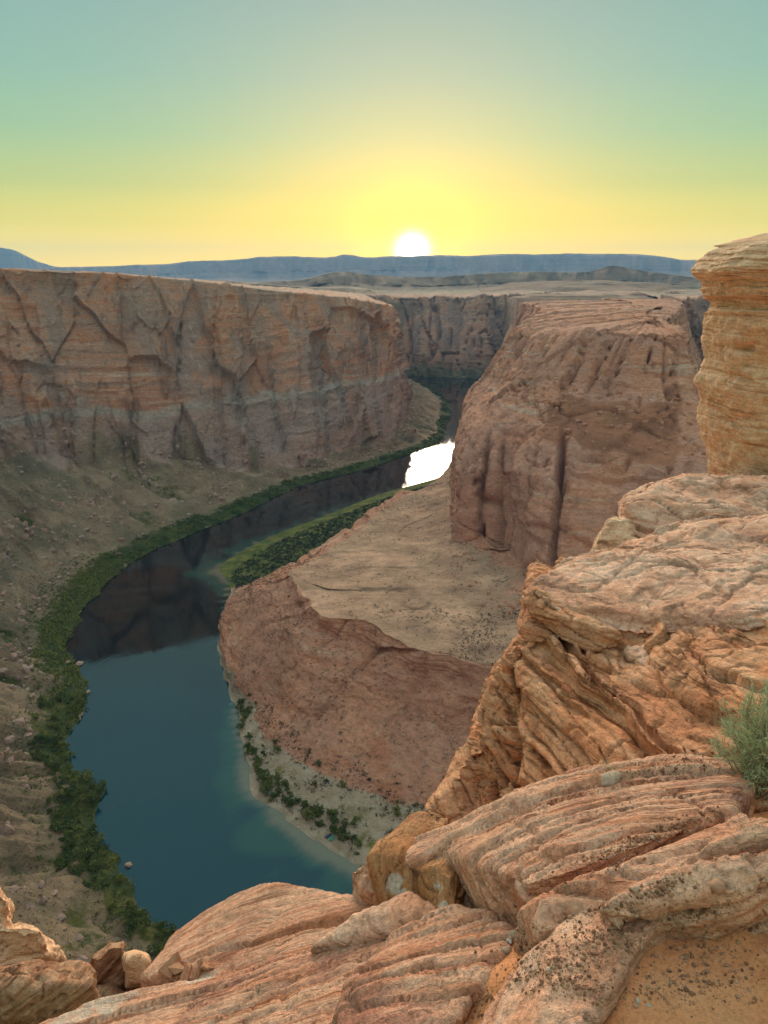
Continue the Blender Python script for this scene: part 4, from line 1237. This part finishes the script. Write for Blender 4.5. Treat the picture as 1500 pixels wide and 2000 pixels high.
stuff_shrubs('desert_scrub', 'sparse grey green scrub dotted over the talus slopes', tal, .6, 1.7, MAT_SCRUB, 7, .5, 7)
barp = pick(TER_P, TER_T, 2.05, 3.4, 5200, lambda s_, x, y: (s_[:, 1] > 715) * (s_[:, 2] < 20), 8)
stuff_shrubs('bar_thicket', 'grey green thicket covering the low river bar below the terrace', barp, 2.0, 3.6, MAT_THICKET, 12, .7, 9)
slp = pick(TER_P, TER_T, 3.0, 5.2, 2600, lambda s_, x, y: (s_[:, 1] < 720) * (.3 + (fbm(s_ / 30, 3, seed=411) > .05)), 10)
flat = pick(TER_P, TER_T, 6.3, 9.0, 4200, lambda s_, x, y: (.2 + (fbm(s_ / 28, 3, seed=414) > .05)) * (.3 + (x > 880) * 1.0 + .8 * (y > 1180)), 12)
stuff_shrubs('desert_scrub', 'small dark bushes dotted over the terrace slope and flat top', np.vstack([slp, flat]), .7, 1.6, MAT_SCRUB, 9, .7, 11)
# bushes that grow in lines down the joints of the terrace slope
lines = []
jr = np.random.default_rng(5)
tx, ty = to_pixel(TER_P)
okz = (TER_T >= 3.0) & (TER_T <= 5.4)
for (x0, y0, x1, y1, n) in ((680, 1230, 664, 1480, 80), (610, 1290, 600, 1430, 36), (560, 1200, 480, 1340, 46), (590, 1180, 545, 1340, 40), (872, 1400, 864, 1540, 34), (885, 1400, 878, 1540, 26), (530, 1240, 500, 1330, 26)):
    for k in range(n):
        u = jr.uniform()
        X, Yp = x0 + (x1 - x0) * u + jr.normal() * 2.5, y0 + (y1 - y0) * u
        dd_ = np.where(okz[None, :], (tx - X) ** 2 + (ty - Yp) ** 2, 1e9)
        i = np.unravel_index(np.argmin(dd_), dd_.shape)
        lines.append(TER_P[i])
stuff_shrubs('joint_scrub', 'dark bushes growing in lines down the cracks of the terrace slope', np.array(lines), .7, 1.3, MAT_SCRUB, 10, .8, 13)

# fallen rock: on the talus, on the butte's bench, below the terrace edge
def rubble(name, label, pts, smin, smax, mat, seed):
    r = np.random.default_rng(seed)
    n = len(pts)
    v = ICO_V[None] * (1 + .22 * r.normal(size=(n, 12, 1))) * r.uniform(.6, 1.3, (n, 1, 3)) * (smin + (smax - smin) * r.random((n, 1, 1)) ** 5)
    f = ICO_F[None] + 12 * np.arange(n)[:, None, None]
    return tag(link(name, make_mesh(name, (v + pts[:, None]).reshape(-1, 3), f.reshape(-1, 3), smooth=False), mat), label, kind='stuff')


ico = bmesh.new(); bmesh.ops.create_icosphere(ico, subdivisions=1, radius=1)
ICO_V = np.array([v.co for v in ico.verts]); ICO_F = np.array([[v.index for v in f.verts] for f in ico.faces]); ico.free()
rubble('rubble', 'fallen rocks strewn over the talus slopes', pick(WALL_P, WALL_T, 1.9, 4.4, 5000, lambda s_, x, y: .15 + (fbm(s_ / 40, 3, seed=430) > .1) * 1.0, 40), .4, 4.0, MAT_WALL, 41)
rubble('rubble', 'rubble lying on the sloping bench of the butte', pick(BUT_P, BUT_T, 2.9, 3.95, 3200, lambda s_, x, y: (x > 1000) * 1.0, 42), .4, 3.5, MAT_BUTTE, 43)
rubble('rubble', 'broken rock at the foot of the butte and the terrace edge', np.vstack([pick(TER_P, TER_T, 8.6, 9.3, 900, lambda s_, x, y: x > 880, 44), pick(TER_P, TER_T, 3.6, 5.4, 900, None, 45)]), .3, 2.4, MAT_TERRACE, 46)

# shrubs on the beach
beach = pick(TER_P, TER_T, 1.35, 3.15, 4000, lambda s_, x, y: (s_[:, 1] < 500) * (y > 1360) * (.12 + 1.0 * (fbm(s_ / 16, 3, seed=412) > -.02)) , 14)
ch2 = []
for p in beach:
    if all((p[0] - q[0]) ** 2 + (p[1] - q[1]) ** 2 > 2.6 ** 2 for q in ch2):
        ch2.append(p)
for p in ch2[:85]:
    xp = to_pixel(p)[0]
    lab, grp = (('small dark shrub on the narrow upper beach below the rocky nose', 'shrubs on the upper beach') if xp < 560 else
                ('small dark shrub on the wide sand between the boats and the slope', 'shrubs on the wide sand'))
    put_shrub(p, random.uniform(1.0, 2.3), lab, grp)
stuff_shrubs('beach_scrub', 'low grey green plants spread over the beach sand', pick(TER_P, TER_T, 1.4, 3.3, 1500, lambda s_, x, y: (s_[:, 1] < 500) * (y > 1360) * (.1 + 1.0 * (fbm(s_ / 14, 3, seed=413) > .05)), 34), .7, 2.0, MAT_THICKET, 14, .6, 35)
edge = pick(TER_P, TER_T, 1.7, 2.3, 700, lambda s_, x, y: (s_[:, 1] < 505) * (y > 1365) * (x < 700), 15)
ch3 = []
for p in edge:
    if all((p[0] - q[0]) ** 2 + (p[1] - q[1]) ** 2 > 3.2 ** 2 for q in ch3):
        ch3.append(p)
for p in ch3[:42]:
    put_shrub(p, random.uniform(2.4, 3.8), 'bushy bright green shrub in the belt behind the beach sand', 'shrubs in the belt behind the beach')


def surface_at(P, t, t0, t1, X, Yp):
    x, y = to_pixel(P)
    d = np.where(((t >= t0) & (t <= t1))[None, :], (x - X) ** 2 + (y - Yp) ** 2, 1e12)
    return P[np.unravel_index(np.argmin(d), d.shape)]


for (X, Yp, sz, lab) in ((545, 1472, 3.2, 'lone dark round tree on the pale sand near the beach'), (668, 1630, 2.6, 'tall dark tree standing alone above the boats')):
    root = bpy.data.objects.new('small_tree', None)
    root.location = surface_at(TER_P, TER_T, 1.2, 3.6, X, Yp)
    col.objects.link(root)
    tag(root, lab, 'tree')
    cr = link('crown', SHRUBS[int(X) % 6].copy(), None, root)
    cr.scale = (sz * .85, sz * .85, sz * 1.15)
    cr.location = (0, 0, sz * .25)
    bm = bmesh.new()
    bmesh.ops.create_cone(bm, cap_ends=True, segments=8, radius1=.16 * sz * .5, radius2=.06 * sz * .5, depth=sz * 1.1)
    bmesh.ops.translate(bm, vec=(0, 0, sz * .45), verts=bm.verts)
    me = bpy.data.meshes.new('trunk'); bm.to_mesh(me); bm.free()
    link('trunk', me, MAT_STEM, root)

# boats drawn up on the sand
def boat(label, X, Yp, length, color, rz):
    p = surface_at(TER_P, TER_T, 1.0, 2.6, X, Yp)
    root = bpy.data.objects.new('boat', None)
    root.location = (p[0], p[1], p[2] + .1)
    root.rotation_euler = (0, 0, rz)
    col.objects.link(root)
    tag(root, label, 'boat', 'boats on the beach')
    n = 15
    V, Fc = [], []
    for i in range(n):
        u = i / (n - 1) * 2 - 1
        wd = .17 * length * (1 - abs(u) ** 2.6) + .02
        kz = .03 * length * abs(u) ** 3
        for (a, b) in ((-1, .13), (-.8, .02), (0, 0), (.8, .02), (1, .13), (.82, .13), (.7, .05), (0, .035), (-.7, .05), (-.82, .13)):
            V.append((u * length / 2, a * wd, b * length * .9 + kz))
    for i in range(n - 1):
        for k in range(10):
            a = i * 10 + k; b = i * 10 + (k + 1) % 10
            Fc.append((a, b, b + 10, a + 10))
    mt = Mat('boat_paint')
    mt.b.inputs['Roughness'].default_value = .5
    hull = link('hull', make_mesh('hull', np.array(V), np.array(Fc)), mt.done(color), root)
    for k in (-.22, .12):
        bm = bmesh.new()
        bmesh.ops.create_cube(bm, size=1)
        bmesh.ops.scale(bm, vec=(.06 * length, .27 * length, .02 * length), verts=bm.verts)
        bmesh.ops.translate(bm, vec=(k * length, 0, .11 * length), verts=bm.verts)
        me = bpy.data.meshes.new('seat'); bm.to_mesh(me); bm.free()
        link('seat', me, MAT_STEM, root)


boat('teal boat pulled up on the beach sand', 650, 1638, 5.5, (.05, .42, .36), .9)
boat('dark blue boat lying beside the teal boat', 640, 1632, 5.0, (.02, .10, .22), .8)
boat('small red boat lying beside the tall dark tree', 680, 1640, 3.6, (.45, .10, .06), 1.0)

# boulders along the water
def small_boulder(label, X, Yp, size, color, P, t, t0, t1, seed):
    p = surface_at(P, t, t0, t1, X, Yp) if P is not None else Z(X, Yp, .2)
    bm = bmesh.new()
    bmesh.ops.create_icosphere(bm, subdivisions=4, radius=1)
    co = np.array([v.co for v in bm.verts])
    d = 1 + .28 * fbm(co * 1.1, 4, seed=seed)
    for v, k in zip(bm.verts, d):
        v.co = Vector((v.co.x * k * 1.15, v.co.y * k * .95, v.co.z * k * .75))
    me = bpy.data.meshes.new('boulder'); bm.to_mesh(me); bm.free()
    me.polygons.foreach_set('use_smooth', np.ones(len(me.polygons), bool))
    o = link('boulder', me, color)
    o.location = (p[0], p[1], max(p[2], 0) + .1 * size)
    o.scale = (size, size, size)
    o.rotation_euler = (0, 0, seed)
    return tag(o, label, 'boulder', 'boulders at the water edge')


MB_ = Mat('boulder_stone')
bn_ = MB_.noise(MB_.coords((.6, .6, .9)), 1.0, 6, .65)
MAT_BOULDER = MB_.done(MB_.ramp(bn_, [(.3, (.27, .18, .13)), (.55, (.46, .34, .26)), (.75, (.55, .45, .36))]), MB_.bump(bn_, .4, .7))
small_boulder('pale boulder standing in the dark water off the left bank', 156, 1297, 3.0, MAT_BOULDER, None, 0, 0, 0, 1.0)
small_boulder('smaller tan boulder between the pale boulder and the bank', 132, 1294, 2.2, MAT_BOULDER, None, 0, 0, 0, 2.0)
small_boulder('pinkish boulder in the water beside the lower left thicket', 250, 1690, 1.7, MAT_BOULDER, None, 0, 0, 0, 3.0)
small_boulder('dark small boulder in the bright reflection near the bank', 154, 1405, 1.3, MAT_BOULDER, None, 0, 0, 0, 4.0)
small_boulder('low boulder at the point where the bank juts into the river', 172, 1352, 1.7, MAT_BOULDER, None, 0, 0, 0, 5.0)
small_boulder('flat boulder at the water edge beside the narrow thicket', 168, 1515, 1.4, MAT_BOULDER, None, 0, 0, 0, 6.0)

# ---- gravel on the sand and in the clefts
def floor_z(x, y):
    gx, gy, gz = GROUND
    i = np.clip(np.searchsorted(gx, x), 0, len(gx) - 1); j = np.clip(np.searchsorted(gy, y), 0, len(gy) - 1)
    return gz[i, j]


bpy.context.view_layer.update()
dg = bpy.context.evaluated_depsgraph_get()


def hit(px, py, maxd=12):
    r = Vector(ray(px, py)).normalized()
    ok, loc, nor, idx, ob, mx = sc.ray_cast(dg, Vector((0, 0, EYE)) + r * .3, r, distance=maxd)
    return (np.array(loc), np.array(nor), ob) if ok else (None, None, None)


ico = bmesh.new(); bmesh.ops.create_icosphere(ico, subdivisions=1, radius=1)
ICO_V = np.array([v.co for v in ico.verts]); ICO_F = np.array([[v.index for v in f.verts] for f in ico.faces]); ico.free()
gr = np.random.default_rng(77)
V, Fc, Cv = [], [], []
patches = [  # px, py, spread x, spread y, count, slope of the strip
    (1240, 1650, 130, 22, 700, -.42), (1180, 1840, 170, 60, 1100, -.25), (1090, 1915, 110, 30, 350, .2), (1340, 1930, 150, 40, 350, 0), (1300, 1730, 40, 16, 160, -.3),
    (1300, 1500, 90, 22, 260, -.1), (1020, 1835, 22, 40, 240, .3), (1390, 1860, 90, 60, 260, 0), (940, 1960, 40, 25, 120, -.7), (1350, 1780, 70, 20, 160, -.2), (1200, 1770, 120, 14, 160, -.25)]
for (cx_, cy_, sx, sy, n, sl) in patches:
    for _ in range(int(n * .95)):
        a = gr.normal() * .55 * sx; b = gr.normal() * .55 * sy
        loc, nor, ob = hit(cx_ + a, cy_ + b + sl * a, 3.6)
        if loc is None or nor[2] < .3: continue
        r = .0014 + .0050 * gr.random() ** 4
        k = r * gr.uniform(.7, 1.3, 3)
        v = ICO_V * (1 + .25 * gr.normal(size=(12, 1)) * .6) * k
        th = gr.uniform(0, 6.28); cth, sth = math.cos(th), math.sin(th)
        v = np.stack([v[:, 0] * cth - v[:, 1] * sth, v[:, 0] * sth + v[:, 1] * cth, v[:, 2]], -1)
        i = len(V) * 12
        V.append(v + loc + nor * r * .25); Fc.append(ICO_F + i); Cv.append(np.full(12, gr.random()))
GV = Mat('gravel_stone')
MAT_GRAVEL = GV.done(GV.ramp(GV.attr('tint'), [(0, (.16, .085, .055)), (.4, (.32, .165, .10)), (.8, (.46, .26, .16)), (.97, (.42, .28, .19)), (1, (.55, .45, .36))]))
grav = link('gravel', make_mesh('gravel', np.vstack(V), np.vstack(Fc), smooth=False, attrs={'tint': np.concatenate(Cv)}), MAT_GRAVEL)
tag(grav, 'brown gravel strewn over the sand and in the clefts', kind='stuff')

PBM = {}
def pebble(label, px, py, r, color, seed, group=None, angular=False):
    loc, nor, ob = hit(px, py, 6)
    if loc is None: return
    bm = bmesh.new(); bmesh.ops.create_icosphere(bm, subdivisions=3, radius=1)
    co = np.array([v.co for v in bm.verts])
    d = 1 + .3 * fbm(co * 1.0, 3, seed=seed)
    for v, k in zip(bm.verts, d): v.co = Vector((v.co.x * k * 1.2, v.co.y * k * .9, v.co.z * k * .7))
    me = bpy.data.meshes.new('pebble'); bm.to_mesh(me); bm.free()
    me.polygons.foreach_set('use_smooth', np.ones(len(me.polygons), bool))
    if angular:
        bm = bmesh.new()
        rr = np.random.default_rng(seed)
        vs = [bm.verts.new(p) for p in rr.normal(size=(13, 3)) * [.8, .6, .5]]
        rs = bmesh.ops.convex_hull(bm, input=vs)
        bmesh.ops.delete(bm, geom=[g for g in set(rs['geom_interior']) | set(rs['geom_unused']) if isinstance(g, bmesh.types.BMVert) and g.is_valid], context='VERTS')
        bm.to_mesh(me); bm.free()
    key = tuple(color)
    if key not in PBM:
        mm = Mat('pebble_stone')
        nz = mm.noise(mm.coords((70, 70, 70)), 1.0, 4, .6)
        PBM[key] = mm.done(mm.ramp(nz, [(.3, [c * .7 for c in color]), (.7, color)]), mm.bump(nz, .004, .5))
    o = link('pebble', me, PBM[key])
    o.location = loc + nor * r * .3
    o.scale = (r, r, r)
    o.rotation_euler = (0, 0, seed)
    return tag(o, label, 'pebble', group)


pebble('flat grey pebble in the gravel cleft beside the white one', 1003, 1826, .014, (.42, .34, .26), 1)
pebble('white pebble in the gravel cleft under the layered slab', 995, 1837, .009, (.62, .57, .50), 2)
pebble('tan pebble lowest in the gravel cleft', 988, 1857, .012, (.5, .36, .26), 3)
pebble('round reddish stone resting on the humped ledge', 1404, 1733, .020, (.46, .26, .17), 4)
pebble('pale pebble on the gravel strip above the knobbly ledge', 1274, 1636, .007, (.55, .44, .34), 5)
pebble('second pale pebble on the gravel strip above the knobbly ledge', 1306, 1642, .007, (.55, .44, .34), 6)
pebble('pinkish pebble alone on the knobbly ledge', 1241, 1738, .010, (.55, .36, .26), 7)
pebble('white pebble near the lower edge of the gravel sheet', 1245, 1955, .006, (.62, .54, .46), 8)
pebble('white pebble right of the lowest gravel', 1268, 1965, .005, (.60, .52, .44), 9)
pebble('flat pale stone lying in the sandy gully below the outcrop', 1197, 1527, .034, (.55, .42, .33), 10)
for k, (px, py) in enumerate(((325, 1893), (350, 1897), (372, 1890), (390, 1897), (403, 1890), (415, 1893), (340, 1890), (382, 1900), (398, 1883), (362, 1902))):
    pebble('broken reddish stone in the small heap on the smooth lip', px, py, .020 + .010 * math.sin(k * 2.3), (.42, .22, .13), 20 + k, 'stones heaped on the lip', True)

# ---- the bush at the right edge, and dry tufts
def twig_mesh(paths, r0, r1):
    V, Fc = [], []
    for p in paths:
        p = np.array(p)
        n = len(p)
        base = len(V)
        for i, c in enumerate(p):
            r = r0 + (r1 - r0) * i / (n - 1)
            d = p[min(i + 1, n - 1)] - p[max(i - 1, 0)]
            d /= np.linalg.norm(d) + 1e-9
            a = np.cross(d, [.3, .5, .8]); a /= np.linalg.norm(a); b = np.cross(d, a)
            for k in range(5):
                th = k * 2 * math.pi / 5
                V.append(c + r * (a * math.cos(th) + b * math.sin(th)))
        for i in range(n - 1):
            for k in range(5):
                q = base + i * 5 + k; w = base + i * 5 + (k + 1) % 5
                Fc.append((q, w, w + 5, q + 5))
    return np.array(V), np.array(Fc)


MAT_TWIG = Mat('twig_bark').done((.30, .25, .19))


def bush(name, label, base, height, spread, n_branch, leaf_len, leaf_w, colors, seed, leaves=46):
    r = np.random.default_rng(seed)
    root = bpy.data.objects.new(name, None)
    root.location = base
    col.objects.link(root)
    tag(root, label, 'bush')
    paths, LV, LF = [], [], []
    for k in range(n_branch):
        az = r.uniform(0, 2 * math.pi)
        out_ = r.uniform(.15, 1.0)
        tip = np.array([math.cos(az) * spread * out_, math.sin(az) * spread * out_, height * r.uniform(.35, 1.0) * (1.1 - .35 * out_)])
        mid = tip * [.35, .35, .55] + r.normal(size=3) * .03
        pth = [np.zeros(3), mid * .5 + r.normal(size=3) * .012, mid, tip * .8 + r.normal(size=3) * .02, tip]
        paths.append(pth)
        pts = np.array(pth)
        for j in range(leaves):
            u = r.uniform(1.6, 4.0)
            i = min(int(u), 3); p = pts[i] + (pts[i + 1] - pts[i]) * (u - i)
            d = (pts[i + 1] - pts[i]); d /= np.linalg.norm(d)
            dirv = d * .6 + r.normal(size=3) * .55 + [0, 0, .35]; dirv /= np.linalg.norm(dirv)
            sd = np.cross(dirv, r.normal(size=3)); sd /= np.linalg.norm(sd)
            ln = leaf_len * r.uniform(.6, 1.3)
            p = p + r.normal(size=3) * .012
            i0 = len(LV)
            LV += [p, p + dirv * ln * .5 + sd * leaf_w, p + dirv * ln + [0, 0, -.1 * ln], p + dirv * ln * .5 - sd * leaf_w]
            LF.append((i0, i0 + 1, i0 + 2, i0 + 3))
    v, f = twig_mesh(paths, .010 * height, .0022 * height)
    link('branches', make_mesh('branches', v, f), MAT_TWIG, root)
    link('foliage', make_mesh('foliage', np.array(LV), np.array(LF), smooth=False), colors, root)
    return root


LB = Mat('bush_leaves')
ln_ = LB.noise(LB.coords((14, 14, 14)), 1.0, 3)
MAT_BUSH = LB.done(LB.ramp(ln_, [(.3, (.30, .36, .20)), (.55, (.44, .50, .31)), (.75, (.58, .62, .43))]))
DT = Mat('dry_stalks')
MAT_DRY = DT.done((.50, .43, .28))
loc, _, _ = hit(1478, 1565, 6)
if loc is None: loc = T(1490, 1570, 2.6)
bush('desert_bush', 'grey green narrow-leaved bush at the right edge of the view', loc + np.array([.02, .03, -.02]), .46, .18, 90, .036, .0017, MAT_BUSH, 501, 90)
for k, (px, py, h, lab) in enumerate(((1215, 1520, .07, 'small dry tuft in the sandy gully beside the flat stone'), (1183, 1508, .05, 'tiny dry sprig at the foot of the outcrop'), (1425, 1468, .06, 'small green sprig where the slab meets the outcrop'))):
    loc, _, _ = hit(px, py, 8)
    if loc is not None:
        bush('dry_tuft', lab, loc, h * .8, .045, 9, .02, .0012, MAT_DRY if k < 2 else MAT_BUSH, 510 + k, 10)

# ================================================================== AIR
hz = Mat('haze_air')
hz.t.nodes.remove(hz.b)
pv = hz.n('ShaderNodeVolumePrincipled')
pv.inputs['Color'].default_value = (.24, .54, 1.0, 1)
pv.inputs['Density'].default_value = 4.0e-5
pv.inputs['Anisotropy'].default_value = 0.0
hz.l(pv.outputs[0], [n for n in hz.t.nodes if n.type == 'OUTPUT_MATERIAL'][0].inputs['Volume'])
bm = bmesh.new()
bmesh.ops.create_cube(bm, size=1)
bmesh.ops.scale(bm, vec=(37000, 34000, 1400), verts=bm.verts)
bmesh.ops.translate(bm, vec=(0, 10600, 660), verts=bm.verts)
me = bpy.data.meshes.new('haze'); bm.to_mesh(me); bm.free()
haze = link('haze', me, hz.m)
tag(haze, 'thin blue evening haze filling the air', kind='stuff')
